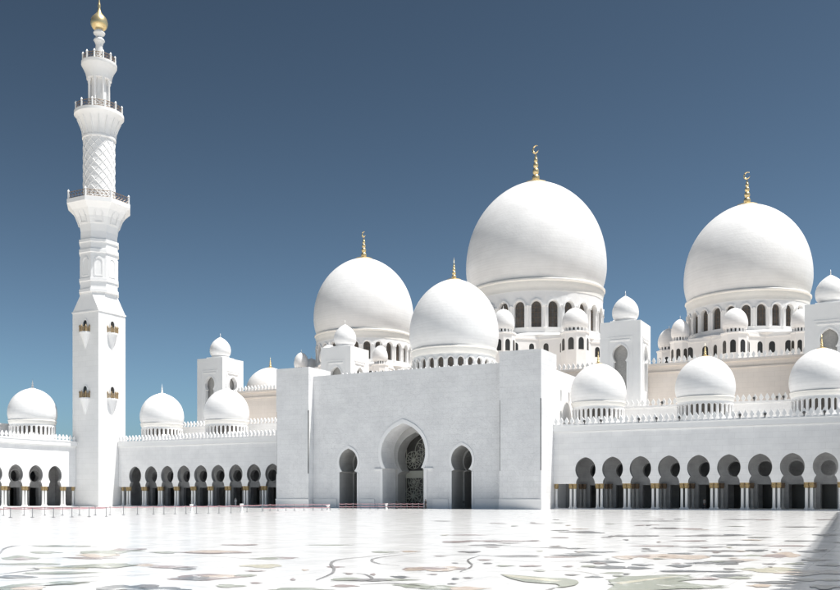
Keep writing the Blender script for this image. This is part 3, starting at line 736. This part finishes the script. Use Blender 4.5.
def turret(c, ang, r, zt, R, ztop, name='turret'):
    """octagonal turret with arched windows, a ring of square lights and a small dome"""
    x, y = c[0] + r * math.sin(ang), c[1] - r * math.cos(ang)
    bm = bmesh.new(); Rb = R * 1.02
    zb = 28.3
    lathe(bm, [(Rb * 1.05, 0), (Rb * 1.05, zt - zb - .35), (Rb * 1.12, zt - zb - .3), (Rb * 1.12, zt - zb)], 8, phase=PI / 8)
    o = ob(name, bm, 'smooth_stone', t, (x, y, zb))
    bm = bmesh.new(); n = 16; ri = R * .80
    lathe(bm, [(ri * .9, 0), (ri * .9, .9)], 24, mi=1)
    for k in range(n):
        a0 = 2 * PI * k / n
        for s in (-1, 1):
            pass
        w = ri * 2 * PI / n * .27
        ca, sa = math.cos(a0), math.sin(a0)
        vs = []
        for (dd, ss, zz) in [(-.15, -w, 0), (-.15, w, 0), (.12, w, 0), (.12, -w, 0), (-.15, -w, .8), (-.15, w, .8), (.12, w, .8), (.12, -w, .8)]:
            vs.append(bm.verts.new(((ri + dd) * ca - ss * sa, (ri + dd) * sa + ss * ca, zz)))
        for f in [(0, 3, 2, 1), (4, 5, 6, 7), (0, 1, 5, 4), (1, 2, 6, 5), (2, 3, 7, 6), (3, 0, 4, 7)]: bm.faces.new([vs[i] for i in f])
    lathe(bm, [(ri * 1.05, .78), (ri * 1.12, .8), (ri * 1.12, .98), (ri * .9, 1.0)], 32)
    ob('lantern_ring', bm, ['smooth_stone', 'dark_glass'], o, (x, y, zt))
    bmw = bmesh.new(); ap = Rb * 1.05 * math.cos(PI / 8)
    extrude_poly(bmw, arch(0, R * .22, 0, 2.0, 6, .15), [], -ap - .03, -ap + .2, lambda s, d, z: (s, d, z)); wm = mesh_of(bmw, 'dark_glass', name='window')
    for k in (-2, -1, 0, 1, 2):
        ob('window', wm, None, o, (x, y, zt - 4.3), k * PI / 4)
    bm = bmesh.new(); z0 = zt + .98
    lathe(bm, [(r_ * R, z_ * (ztop - z0)) for r_, z_ in BIG], 40)
    lathe(bm, [(.09, ztop - z0 - .05), (.06, ztop - z0 + .15), (.11, ztop - z0 + .28), (.05, ztop - z0 + .4), (0, ztop - z0 + .9)], 8)
    ob('dome', bm, 'dome_tile', o, (x, y, z0), smooth=True)
    return o
# main dome
mc = (UC, 218.4)
star(mc, 22.9, 28.3, 39.5, (-12.5, -8.5, -4.5, 4.5, 8.5, 12.5))
dome(t, 'dome', mc, 17.5, 53.3, 80.8, 40.5, 41.8, 46.6, 26, .30, fin=(10.0, .98), crescent=True, label='largest and tallest white dome in the middle', drum_f=.945, seg=128)
bm = bmesh.new(); lathe(bm, [(17.9, 0), (17.9, .35), (17.0, .9), (16.0, 1.05)], 64); ob('dome_skirt', bm, 'smooth_stone', t, (mc[0], mc[1], 39.5), smooth=True, angle=35)
for k in (-3, -2, -1, 0, 1, 2, 3): turret(mc, k * PI / 4, 21.4, 39.8, 3.0 if k % 2 else 2.6, 45.4)
for sc_u, lab in ((UC + 50.5, 'huge white dome at the right of the row'), (UC - 50.3, 'huge white dome at the left of the row')):
    c = (sc_u, 218.4)
    star(c, 18.7, 28.3, 36.6, (-10, -6.8, -3.6, 3.6, 6.8, 10))
    dome(t, 'dome', c, 13.8, 46.4, 67.9, 37.4, 38.4, 42.0, 26, .30, fin=(7.9, .78), crescent=True, label=lab, drum_f=.945, seg=128)
    bm = bmesh.new(); lathe(bm, [(15.0, 0), (15.0, .25), (13.8, .8), (12.6, .95)], 64); ob('dome_skirt', bm, 'smooth_stone', t, (c[0], c[1], 36.6), smooth=True, angle=35)
    for k in (-3, -2, -1, 0, 1, 2, 3): turret(c, k * PI / 4, 17.4, 36.3, 2.0 if k % 2 else 2.6, 41.2 if k % 2 else 41.6)
bm = bmesh.new(); box(bm, -156, -108.4, 170.01, 182.99, 0, 17.2); box(bm, -53.4, -2, 170.01, 182.99, 0, 17.2); ob('terrace_roof', bm, 'smooth_stone', t)
# lesser dome at the left end of the roof
bm = bmesh.new(); lathe(bm, [(r_ * 6.4, z_ * 8.2) for r_, z_ in BIG], 64)
o = ob('dome', bm, 'dome_tile', t, (-152.5 + 3.2, 200, 28.5), smooth=True, label='low white dome peeping over the battlement right of the left corner tower')
ob('finial', finial_bm(3.0, .34), 'gold', o, (-149.3, 200, 36.7), smooth=True, angle=60)

# ================================================================== CORNER TOWERS
def tower(u0, label, grp):
    v0 = 177.0; S = 8.0; H = 36.3
    t = thing('corner_tower', (u0 + S / 2, v0 + S / 2, 0), label, 'tower', grp)
    def face_poly(hw=1.28):
        hole = keyhole(S / 2, 1.5, 1.75, 29.9, 28.6, hw, 28.35, 22.9, .1, 12)
        return [(0, 0), (S, 0), (S, H), (0, H)], [hole]
    bm = bmesh.new(); o_, h_ = face_poly()
    extrude_poly(bm, o_, h_, 0, 1.0, lambda s, d, z: (u0 + s, v0 + d, z))
    extrude_poly(bm, o_, h_, 0, 1.0, lambda s, d, z: (u0 + S - s, v0 + S - d, z))
    o2 = [(1.002, 0), (S - 1.002, 0), (S - 1.002, H), (1.002, H)]
    for hole in (face_poly(.9)[1],):
        extrude_poly(bm, o2, h_, 0, 1.0, lambda s, d, z: (u0 + S - d, v0 + s, z))
        extrude_poly(bm, o2, h_, 0, 1.0, lambda s, d, z: (u0 + d, v0 + s, z))
    ob('wall', bm, 'smooth_stone', t)
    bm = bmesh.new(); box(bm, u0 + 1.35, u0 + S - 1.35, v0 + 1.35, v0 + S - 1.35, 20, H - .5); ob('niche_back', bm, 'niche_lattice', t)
    bm = bmesh.new(); box(bm, u0 + 1.002, u0 + S - 1.002, v0 + 1.002, v0 + S - 1.002, H - .4, H - .02)
    box(bm, u0 + 1.6, u0 + S - 1.6, v0 + 1.6, v0 + S - 1.6, H - .02, H + .5); ob('roof', bm, 'smooth_stone', t)
    # raised rectangular frame with a label moulding on each seen face
    bm = bmesh.new()
    def fr(mp):
        for (a, b_, z0, z1, pr) in ((1.55, 1.75, 21.5, 33.1, .08), (S - 1.75, S - 1.55, 21.5, 33.1, .08), (1.55, S - 1.55, 33.1, 33.35, .08), (2.1, S - 2.1, 32.55, 32.8, .16)):
            P = [mp(s, d, z) for s in (a, b_) for d in (-pr, -.003) for z in (z0, z1)]
            xs, ys, zs = [p[0] for p in P], [p[1] for p in P], [p[2] for p in P]
            box(bm, min(xs), max(xs), min(ys), max(ys), min(zs), max(zs))
        ho, hi = keyhole(S / 2, 1.78, 2.05, 29.9, 28.4, 1.55, 28.1, 22.9, .1, 12), keyhole(S / 2, 1.51, 1.76, 29.9, 28.6, 1.29, 28.35, 22.9, .1, 12)
        extrude_poly(bm, ho + hi[::-1], [], -.1, -.003, mp)
    fr(lambda s, d, z: (u0 + s, v0 + d, z)); fr(lambda s, d, z: (u0 + S - d, v0 + s, z))
    ob('moulding', bm, 'smooth_stone', t)
    small_dome(t, 'dome', (u0 + S / 2, v0 + S / 2), 2.6, H + .75, 42.1)
    return t
g = 'square corner towers of the prayer hall'
tower(-154.5, 'square white tower with a small dome standing behind the left arcade', g)
tower(-117.8, 'square white tower half hidden behind the left part of the gatehouse wall', g)
tower(-52.2, 'square white tower with a tall niche just right of the largest dome', g)
tower(-14.9, 'square white tower with a small dome cut off by the right picture edge', g)

# ================================================================== MINARET
t = thing('minaret', (-160.9, 151.5, 0), 'very tall slender white minaret with balconies and a golden ball on top', 'minaret')
mx_, my_ = -160.9, 151.5
bm = bmesh.new(); s = 4.0
def pil(z0, z1, a): box(bm, -a, a, -a, a, z0, z1)
pil(0, 43.3, s); pil(43.3, 43.6, s + .14)
ob('square_shaft', bm, 'minaret_stone', t, (mx_, my_, 0))
# pyramidal transition to the octagon
bm = bmesh.new()
A8 = [(math.cos(PI / 8 + k * PI / 4) * 4.05, math.sin(PI / 8 + k * PI / 4) * 4.05) for k in range(8)]
sq = [(s, s), (-s, s), (-s, -s), (s, -s)]
top = [bm.verts.new((x, y, 47.8)) for x, y in A8]; bot = [bm.verts.new((x, y, 43.6)) for x, y in sq]
for k in range(4):
    # A8 pairs (2k,2k+1) straddle the corner directions
    bm.faces.new([bot[k], top[2 * k + 1] if False else top[2 * k], top[2 * k + 1]])
    bm.faces.new([bot[k], top[2 * k + 1], top[(2 * k + 2) % 8], bot[(k + 1) % 4]])
bm.faces.new(bot); bm.faces.new(top)
ob('transition', bm, 'smooth_stone', t, (mx_, my_, 0))
bm = bmesh.new(); R8 = 4.3; ph = PI / 8
prof = [(R8, 47.8), (R8 + .25, 47.85), (R8 + .25, 48.5), (R8, 48.6), (R8, 50.2), (R8 + .22, 50.3), (R8 + .22, 50.9), (R8, 51.0),
        (R8, 56.6), (R8 + .25, 56.7), (R8 + .25, 57.4), (R8, 57.5), (R8, 58.9), (R8 + .25, 59.0), (R8 + .25, 59.6), (R8 - .1, 59.7), (R8 - .1, 61.4),
        (R8 + .15, 62.9), (R8 + .75, 64.6), (R8 + 1.7, 66.1), (R8 + 2.6, 67.0), (R8 + 2.95, 67.3), (R8 + 2.95, 68.2), (R8 + 2.7, 68.3)]
lathe(bm, prof, 8, phase=ph)
ob('octagonal_shaft', bm, 'smooth_stone', t, (mx_, my_, 0))
# blind arched panels on the octagon faces
bmw = bmesh.new(); ap = R8 * math.cos(PI / 8)
fo = arch(0, .95, 51.4, 54.6, 8, .3); fi = arch(0, .72, 51.6, 54.5, 8, .3)
extrude_poly(bmw, fo, [fi], -ap - .10, -ap - .003, lambda s, d, z: (s, d, z)); wm = mesh_of(bmw, 'smooth_stone', name='blind_panel')
bmw = bmesh.new(); extrude_poly(bmw, arch(0, .9, 0, 2.0, 8, .3), [arch(0, .7, .2, 1.95, 8, .3)], -.10, .0, lambda s, d, z: (s, d - z * .36, z)); wm2 = mesh_of(bmw, 'smooth_stone', name='bracket_panel')
for k in range(8):
    ob('blind_panel', wm, None, t, (mx_, my_, 0), k * PI / 4)
    a = k * PI / 4; ap2 = 4.30
    ob('bracket_panel', wm2, None, t, (mx_ + ap2 * math.sin(a), my_ - ap2 * math.cos(a), 63.1), a)
# railings
def railing(R, z, n, ph=0, h=1.6, seg=8):
    bm = bmesh.new()
    poly = [(R * math.cos(2 * PI * k / seg + ph), R * math.sin(2 * PI * k / seg + ph)) for k in range(seg)]
    for k in range(seg):
        p, q = Vector(poly[k]), Vector(poly[(k + 1) % seg]); m_ = max(2, n // seg)
        tube(bm, [(p.x, p.y, h * .92), (q.x, q.y, h * .92)], .07, 5); tube(bm, [(p.x, p.y, h * .1), (q.x, q.y, h * .1)], .05, 5); tube(bm, [(p.x, p.y, h * .5), (q.x, q.y, h * .5)], .05, 5)
        for j in range(m_):
            w = p + (q - p) * (j / m_)
            tube(bm, [(w.x, w.y, 0), (w.x, w.y, h * .92)], .045, 4)
            w2 = p + (q - p) * ((j + 1) / m_)
            tube(bm, [(w.x, w.y, h * .1), (w2.x, w2.y, h * .5)], .045, 4); tube(bm, [(w.x, w.y, h * .9), (w2.x, w2.y, h * .5)], .045, 4)
    o = ob('railing', bm, 'bronze', t, (mx_, my_, z))
    bm = bmesh.new(); lathe(bm, [(.2, 0), (.2, h), (.26, h + .05), (.16, h + .3), (0, h + .55)], 8); pm = mesh_of(bm, 'white_paint', True, 'post', 40)
    for k in range(seg if seg <= 8 else 12):
        a = 2 * PI * k / (seg if seg <= 8 else 12) + ph
        ob('post', pm, None, o, (mx_ + R * math.cos(a), my_ + R * math.sin(a), z))
railing(R8 + 2.6, 68.25, 48, ph)
# round shaft with spiral lattice
bm = bmesh.new(); RC = 3.42
lathe(bm, [(RC + .3, 68.2), (RC + .3, 68.8), (RC, 69.0), (RC, 84.0)], 64)
ob('round_shaft', bm, 'smooth_stone', t, (mx_, my_, 0), smooth=True, angle=40)
bm = bmesh.new()
for k in range(12):
    for sg in (-1, 1):
        pts = []
        for j in range(41):
            z = 69.1 + 14.0 * j / 40; a = sg * (z - 69.1) / 14.0 * PI * 1.15 + 2 * PI * k / 12
            pts.append(((RC + .02) * math.cos(a), (RC + .02) * math.sin(a), z))
        tube(bm, pts, .065, 4)
ob('lattice', bm, 'smooth_stone', t, (mx_, my_, 0))
bm = bmesh.new()
lathe(bm, [(RC + .02, 82.8), (RC + .25, 82.9), (RC + .25, 83.3), (RC + .1, 83.4), (RC + .15, 84.5), (RC + .6, 85.8), (RC + 1.2, 87.1), (RC + 1.75, 87.9), (RC + 1.95, 88.1), (RC + 1.95, 88.8), (RC + 1.7, 88.9)], 64)
for k in range(16):   # ribs of the muqarnas flare
    a = 2 * PI * k / 16
    tube(bm, [((RC + d) * math.cos(a), (RC + d) * math.sin(a), z) for d, z in ((.16, 83.5), (.25, 84.5), (.7, 85.8), (1.3, 87.1))], [.12, .12, .14, .1], 5)
ob('balcony_corbel', bm, 'smooth_stone', t, (mx_, my_, 0), smooth=True, angle=40)
railing(RC + 1.65, 88.85, 32, 0, 1.5, 16)
# open colonnade
bm = bmesh.new(); lathe(bm, [(1.75, 88.8), (1.75, 97.0)], 24); ob('core', bm, 'smooth_stone', t, (mx_, my_, 0), smooth=True, angle=40)
bmc = bmesh.new(); lathe(bmc, [(.42, 88.8), (.42, 89.2), (.27, 89.3), (.25, 95.7), (.42, 96.1), (.42, 96.5)], 12); cm = mesh_of(bmc, 'smooth_stone', True, 'column', 40)
for k in range(8):
    a = 2 * PI * k / 8 + PI / 8; ob('column', cm, None, t, (mx_ + 2.25 * math.cos(a), my_ + 2.25 * math.sin(a), 0))
bm = bmesh.new()
lathe(bm, [(2.7, 96.5), (2.75, 96.9), (2.95, 97.8), (3.4, 98.8), (3.75, 99.4), (3.85, 99.6), (3.85, 100.2), (3.5, 100.3)], 48)
ob('balcony_corbel', bm, 'smooth_stone', t, (mx_, my_, 0), smooth=True, angle=40)
railing(3.55, 100.25, 24, 0, 1.4, 16)
bm = bmesh.new()
lathe(bm, [(1.3, 100.2), (1.0, 100.9), (.95, 102.2), (.75, 104.4), (1.0, 105.2), (1.25, 105.5), (1.05, 105.9), (.7, 106.2), (.75, 106.6), (1.2, 107.0), (1.3, 107.3), (.9, 107.8), (.8, 108.0)], 24)
ob('neck', bm, 'white_paint', t, (mx_, my_, 0), smooth=True)
bm = bmesh.new()
lathe(bm, smooth_prof([(.5, 107.9), (1.3, 108.2), (1.78, 108.9), (1.86, 109.7), (1.6, 110.6), (1.05, 111.25), (.55, 111.9), (.28, 112.9), (.33, 113.5), (.2, 114.2), (.12, 115.2), (0, 118.0)]), 32)
ob('golden_ball', bm, 'gold', t, (mx_, my_, 0), smooth=True)
# little gilded balconies on the square shaft
def bal_meshes():
    mp = lambda s, d, z: (s, d, z)
    b1 = bmesh.new(); n = 12   # half cone corbel and slab
    ring = [(1.35 * math.cos(PI + PI * k / n), 1.05 * math.sin(PI + PI * k / n)) for k in range(n + 1)]
    tip = b1.verts.new((0, 0.0, -3.6)); top = [b1.verts.new((x, y, 0)) for x, y in ring]
    for a, c_ in zip(top, top[1:]): b1.faces.new([tip, a, c_])
    b1.faces.new(top)
    R2 = [(x * 1.08, y * 1.08) for x, y in ring]
    lo = [b1.verts.new((x, y, .002)) for x, y in R2]; hi = [b1.verts.new((x, y, .3)) for x, y in R2]
    for i in range(n): b1.faces.new([lo[i], lo[i + 1], hi[i + 1], hi[i]])
    b1.faces.new(lo); b1.faces.new(hi)
    slab = mesh_of(b1, 'smooth_stone', name='corbel')
    b2 = bmesh.new()
    for k in range(0, n + 1, 3):
        x, y = ring[k]; y -= .02; lathe(b2, [(.13, .3), (.13, 1.35), (.2, 1.4), (.2, 1.55), (.0, 1.95)], 8, (x, y, 0))
    for k in range(n):
        x0, y0 = ring[k]; x1, y1 = ring[k + 1]
        for z in (.5, .8, 1.1, 1.3): tube(b2, [(x0, y0, z), (x1, y1, z)], .05, 4)
        tube(b2, [(x0, y0, .4), (x1, y1, 1.2)], .05, 4); tube(b2, [(x1, y1, .4), (x0, y0, 1.2)], .05, 4)
    rail = mesh_of(b2, 'brass_balcony', name='balustrade')
    b3 = bmesh.new(); extrude_poly(b3, arch(0, .55, .31, 2.3, 8, .2), [], -.03, .05, mp); win = mesh_of(b3, 'dark_glass', name='doorway')
    b4 = bmesh.new(); extrude_poly(b4, arch(0, .80, .31, 2.3, 8, .25) , [arch(0, .56, .33, 2.3, 8, .2)], -.13, -.003, mp); srd = mesh_of(b4, 'smooth_stone', name='surround')
    return slab, rail, win, srd
BS, BR, BW, BF = bal_meshes()
for zz in (38.6, 23.9):
    for (dx, dy, rz) in ((0, -4, 0), (4, 0, PI / 2)):
        p = (mx_ + dx, my_ + dy, zz)
        o = ob('balcony', BS, None, t, p, rz, label='tiny balcony with gilded balustrade')
        for nm, me in (('balustrade', BR), ('doorway', BW), ('surround', BF)):
            q = bpy.data.objects.new(nm, me); COL.objects.link(q); q.parent = o

# ================================================================== BARRIERS, BOLLARDS
def stanchion(p, q, label, grp, two=False):
    """post with base at p and its belt to q"""
    o = thing('barrier_post', (p[0], p[1], 0), label, 'barrier post', grp)
    bm = bmesh.new(); lathe(bm, [(.19, .012), (.19, .04), (.07, .075), (.035, .09)], 16); ob('base', bm, 'steel', o, (p[0], p[1], 0), smooth=True, angle=40)
    bm = bmesh.new(); lathe(bm, [(.036, .09), (.036, .9), (.05, .91), (.05, 1.0), (.03, 1.02)], 10); ob('pole', bm, 'steel', o, (p[0], p[1], 0), smooth=True, angle=40)
    if q:
        d = Vector((q[0] - p[0], q[1] - p[1], 0))
        for z in ((.93, .45) if two else (.93,)):
            bm = bmesh.new(); e = d.normalized() * .05; nrm = Vector((-d.y, d.x, 0)).normalized() * .008
            n = 6; prev = None
            for k in range(n + 1):
                w = e + (d - 2 * e) * (k / n); sag = .05 * math.sin(PI * k / n)
                ring = [bm.verts.new((w.x + s_ * nrm.x, w.y + s_ * nrm.y, z - sag + hh)) for s_, hh in ((-1, -.05), (1, -.05), (1, .05), (-1, .05))]
                if prev:
                    for j in range(4): bm.faces.new([prev[j], prev[(j + 1) % 4], ring[(j + 1) % 4], ring[j]])
                else: bm.faces.new(ring)
                prev = ring
            bm.faces.new(prev); ob('belt', bm, 'red_belt', o, (p[0], p[1], 0))
def line(pix, label, grp, two=False, closed=True):
    P = [at_dist(px, t_) for px, t_ in pix]
    for i, p in enumerate(P): stanchion(p, P[i + 1] if i + 1 < len(P) else None, label, grp, two)
ga = 'nearer row of belt barriers on the left'; gb = 'farther row of belt barriers on the left'; gc = 'belt barriers in front of the gatehouse'
line([(-9, 93), (10.5, 93.5), (32.5, 94), (53.5, 94.5), (72, 96), (89.2, 98), (106.3, 99)], 'grey post with red belt in the nearer row before the side arcade and minaret', ga)
line([(3.5, 104), (24, 104.5), (45, 105), (62.5, 105), (79.5, 105), (95.3, 106), (110, 107), (123.5, 108), (137.5, 110), (153.5, 112), (164, 113), (175, 114), (186, 115), (196.5, 116), (208.5, 117), (219, 119), (231, 121), (247, 128), (262, 134)], 'grey post with red belt in the farther row before the left arcade', gb)
line([(263, 136), (270, 138), (278, 140), (286, 142), (294.5, 143), (304, 144), (313, 145), (322, 146), (330, 148)], 'grey post with red belt before the left pillar of the gatehouse', gc + ' pillar', True)
line([(339, 158), (346, 158.5), (353, 159), (361, 159), (370, 159.5), (378, 159.5), (385, 160), (394, 160), (401, 160), (407, 160), (412.5, 160), (418.5, 160), (424, 160)], 'grey post with two red belts before the arches of the gatehouse', gc, True)
def bollard(px, t_, h, label, fl=.34):
    p = at_dist(px, t_); o = thing('bollard', (p[0], p[1], 0), label, 'bollard', 'white bollards on the paving')
    bm = bmesh.new(); lathe(bm, [(.26, .012), (.26, .08), (.18, .12), (.16, h - .3)], 20); ob('stem', bm, 'white_paint', o, (*p, 0), smooth=True, angle=40)
    bm = bmesh.new(); lathe(bm, [(.17, h - .3), (fl, h - .12), (fl, h), (fl - .05, h + .03)], 20); ob('cap', bm, 'white_paint', o, (*p, 0), smooth=True, angle=40)
bollard(191.5, 126, 1.1, 'white bollard before the middle of the left arcade, left one of two', .25)
bollard(241.7, 128, 1.15, 'white bollard before the right end of the left arcade', .27)
bollard(386.3, 163, .95, 'white bollard at the left side of the central arch')
bollard(328, 150, .85, 'small white bollard left of the left keyhole doorway')
def stand(px, t_, label):
    p = at_dist(px, t_); o = thing('sign_stand', (p[0], p[1], 0), label, 'stand', 'dark stands at the gatehouse doors')
    bm = bmesh.new(); lathe(bm, [(.2, .012), (.2, .05), (.06, .08), (.05, 1.05)], 12); ob('pole', bm, 'black_matt', o, (*p, 0), smooth=True, angle=40)
    bm = bmesh.new(); box(bm, -.16, .16, -.03, .03, 1.0, 1.42); ob('plate', bm, 'black_matt', o, (*p, 0), rz=AL)
stand(396.6, 161.5, 'thin black stand inside the central arch'); stand(463.6, 163, 'thin black stand in the right keyhole doorway')

def floodlight(px, v, z, label, grp):
    T = (px - 420) / F; k = (CA * T - SA) / (CA + SA * T); u = v * k
    o = thing('floodlight', (u, v, z), label, 'floodlight', grp)
    bm = bmesh.new(); box(bm, -.05, .05, -.05, .05, 0, .36); ob('bracket', bm, 'black_matt', o, (u, v, z))
    bm = bmesh.new(); lathe(bm, [(.09, -.2), (.16, -.15), (.19, .12), (.21, .15), (.21, .2), (.0, .18)], 14)
    bmesh.ops.rotate(bm, verts=bm.verts, matrix=Matrix.Rotation(math.radians(65), 3, 'X'))
    ob('lamp_head', bm, 'black_matt', o, (u, v, z + .5), smooth=True, angle=40)
for px in (584.5, 601, 639, 656.5, 679.5, 740, 765, 804, 824.5): floodlight(px, 153.0, 14.56, 'small black floodlight on the front parapet of the right arcade', 'floodlights on the front parapet')
for px in (662, 754, 777, 783.5): floodlight(px, 168.9, 18.76, 'small black floodlight on the rear parapet behind the right arcade domes', 'floodlights on the rear parapet')
# ================================================================== PEOPLE
def person(px, t_, face, label, top_m, leg_m, robe=False, h=1.72, stride=.0, z0=0.0):
    p = at_dist(px, t_); k = h / 1.72
    J = {'pel': (0, 0, .93), 'wst': (0, 0, 1.08), 'chs': (0, .0, 1.30), 'nck': (0, 0, 1.47), 'hdb': (0, .0, 1.55), 'hdm': (0, -.01, 1.63), 'hdt': (0, 0, 1.71)}
    R_ = {'pel': .15, 'wst': .135, 'chs': .16, 'nck': .065, 'hdb': .075, 'hdm': .098, 'hdt': .06}
    E = [('pel', 'wst'), ('wst', 'chs'), ('chs', 'nck'), ('nck', 'hdb'), ('hdb', 'hdm'), ('hdm', 'hdt')]
    for s_, sd in (('l', 1), ('r', -1)):
        st = stride * sd
        J.update({s_ + 'hip': (.10 * sd, 0, .88), s_ + 'kne': (.11 * sd, -st * .45 - .02, .49), s_ + 'ank': (.11 * sd, -st * .9 + .02, .09), s_ + 'toe': (.13 * sd, -st * .9 - .17, .035),
                  s_ + 'sho': (.19 * sd, 0, 1.42), s_ + 'elb': (.25 * sd, st * .2 + .02, 1.13), s_ + 'wri': (.26 * sd, st * .35 - .08, .88), s_ + 'hnd': (.26 * sd, st * .4 - .10, .80)})
        R_.update({s_ + 'hip': .095, s_ + 'kne': .062, s_ + 'ank': .045, s_ + 'toe': .035, s_ + 'sho': .068, s_ + 'elb': .045, s_ + 'wri': .03, s_ + 'hnd': .038})
        E += [('pel', s_ + 'hip'), (s_ + 'hip', s_ + 'kne'), (s_ + 'kne', s_ + 'ank'), (s_ + 'ank', s_ + 'toe'), ('chs', s_ + 'sho'), (s_ + 'sho', s_ + 'elb'), (s_ + 'elb', s_ + 'wri'), (s_ + 'wri', s_ + 'hnd')]
        for f in range(5):   # fingers
            n_ = f'{s_}f{f}'; ln = (.05, .085, .095, .085, .07)[f]
            J[n_] = (.26 * sd + (0 if f else -.03 * sd), st * .4 - .10 - .03 + .017 * f - (.03 if f == 0 else 0), .80 - ln); R_[n_] = .009
            E.append((s_ + 'hnd', n_))
    keys = list(J); me = bpy.data.meshes.new('person')
    me.from_pydata([tuple(c * k for c in J[q]) for q in keys], [(keys.index(a), keys.index(b_)) for a, b_ in E], [])
    o = bpy.data.objects.new('person', me); link(o, None, (p[0], p[1], z0), face)
    md = o.modifiers.new('skin', 'SKIN')
    for i, q in enumerate(keys):
        me.skin_vertices[0].data[i].radius = (R_[q] * k, R_[q] * k)
        me.skin_vertices[0].data[i].use_root = q == 'pel'
    o.modifiers.new('sub', 'SUBSURF').levels = 2; o.modifiers['sub'].render_levels = 2
    dg = bpy.context.evaluated_depsgraph_get(); m2 = bpy.data.meshes.new_from_object(o.evaluated_get(dg)); o.modifiers.clear(); o.data = m2
    m2.materials.clear()
    for q in ('skin', top_m, leg_m): m2.materials.append(M[q])
    for pl in m2.polygons:
        z = pl.center.z / k; x = abs(pl.center.x) / k
        pl.material_index = 0 if z > 1.47 or (x > .215 and z < .93) else (1 if z > .96 or x > .2 else 2); pl.use_smooth = True
    bmh = bmesh.new(); lathe(bmh, [(.103 * k, 1.60 * k), (.112 * k, 1.66 * k), (.09 * k, 1.73 * k), (.04 * k, 1.762 * k), (0, 1.768 * k)], 16)
    hair = bpy.data.objects.new('headscarf' if robe else 'hair', mesh_of(bmh, top_m if robe else 'black_matt', True, 'hair')); COL.objects.link(hair); hair.parent = o
    if robe:
        bmr = bmesh.new(); lathe(bmr, [(.10 * k, 1.46 * k), (.21 * k, 1.40 * k), (.20 * k, 1.2 * k), (.19 * k, .95 * k), (.22 * k, .5 * k), (.27 * k, .07 * k), (.20 * k, .06 * k)], 20)
        for v in bmr.verts: v.co.y *= .78
        rb = bpy.data.objects.new('robe', mesh_of(bmr, top_m, True, 'robe')); COL.objects.link(rb); rb.parent = o
    tag(o, label, 'person')
    return o
# stand on the arcade step (z .15) or on the paving
person(704.5, 149.9, .9, 'person in grey shirt and dark trousers walking under the right arcade', 'shirt_grey', 'trousers_dark', stride=.28, z0=.15)
person(235.6, 195, .2, 'person in a long white robe standing under the left arcade', 'robe_white', 'robe_white', True, z0=.15)
person(425.6, 163.5, -.5, 'person in a black robe standing at the right jamb of the central arch', 'robe_black', 'robe_black', True, h=1.68)

# ================================================================== CAMERA, LIGHT, SKY
cam = bpy.data.cameras.new('camera'); co = bpy.data.objects.new('camera', cam); COL.objects.link(co); sc.camera = co
co.location = (0, 0, EYE); co.rotation_euler = (PI / 2, 0, AL)
cam.sensor_width = 36; cam.sensor_fit = 'HORIZONTAL'; cam.lens = F / 840 * 36
cam.shift_y = (HZ - 295) / 840; cam.clip_start = .1; cam.clip_end = 6000
S = Vector((.34, .10, 1.0)).normalized()
sun = bpy.data.lights.new('sun', 'SUN'); so = bpy.data.objects.new('sun', sun); COL.objects.link(so)
sun.energy = 4.6; sun.angle = math.radians(.53); sun.color = (1, .97, .92)
so.rotation_euler = (-S).to_track_quat('-Z', 'Y').to_euler()
w = bpy.data.worlds.new('World'); sc.world = w; w.use_nodes = True; nt = w.node_tree
sky = nt.nodes.new('ShaderNodeTexSky'); sky.sky_type = 'NISHITA'; sky.sun_disc = False
sky.sun_elevation = math.asin(S.z); sky.sun_rotation = math.atan2(S.x, S.y)
sky.air_density = .75; sky.dust_density = .9; sky.ozone_density = 4.0
hs = nt.nodes.new('ShaderNodeHueSaturation'); hs.inputs['Saturation'].default_value = .70
bg = nt.nodes['Background']; bg.inputs['Strength'].default_value = .05
gm = nt.nodes.new('ShaderNodeGamma'); gm.inputs[1].default_value = 2.25
nt.links.new(sky.outputs[0], gm.inputs[0]); nt.links.new(gm.outputs[0], hs.inputs['Color']); hs.inputs['Value'].default_value = .150; hs.inputs['Hue'].default_value = .464; nt.links.new(hs.outputs[0], bg.inputs[0])
sc.view_settings.view_transform = 'Standard'; sc.view_settings.look = 'None'; sc.view_settings.gamma = 1
sc.view_settings.use_curve_mapping = False; sc.view_settings.exposure = 0.66
sc.cycles.max_bounces = 8; sc.cycles.diffuse_bounces = 5
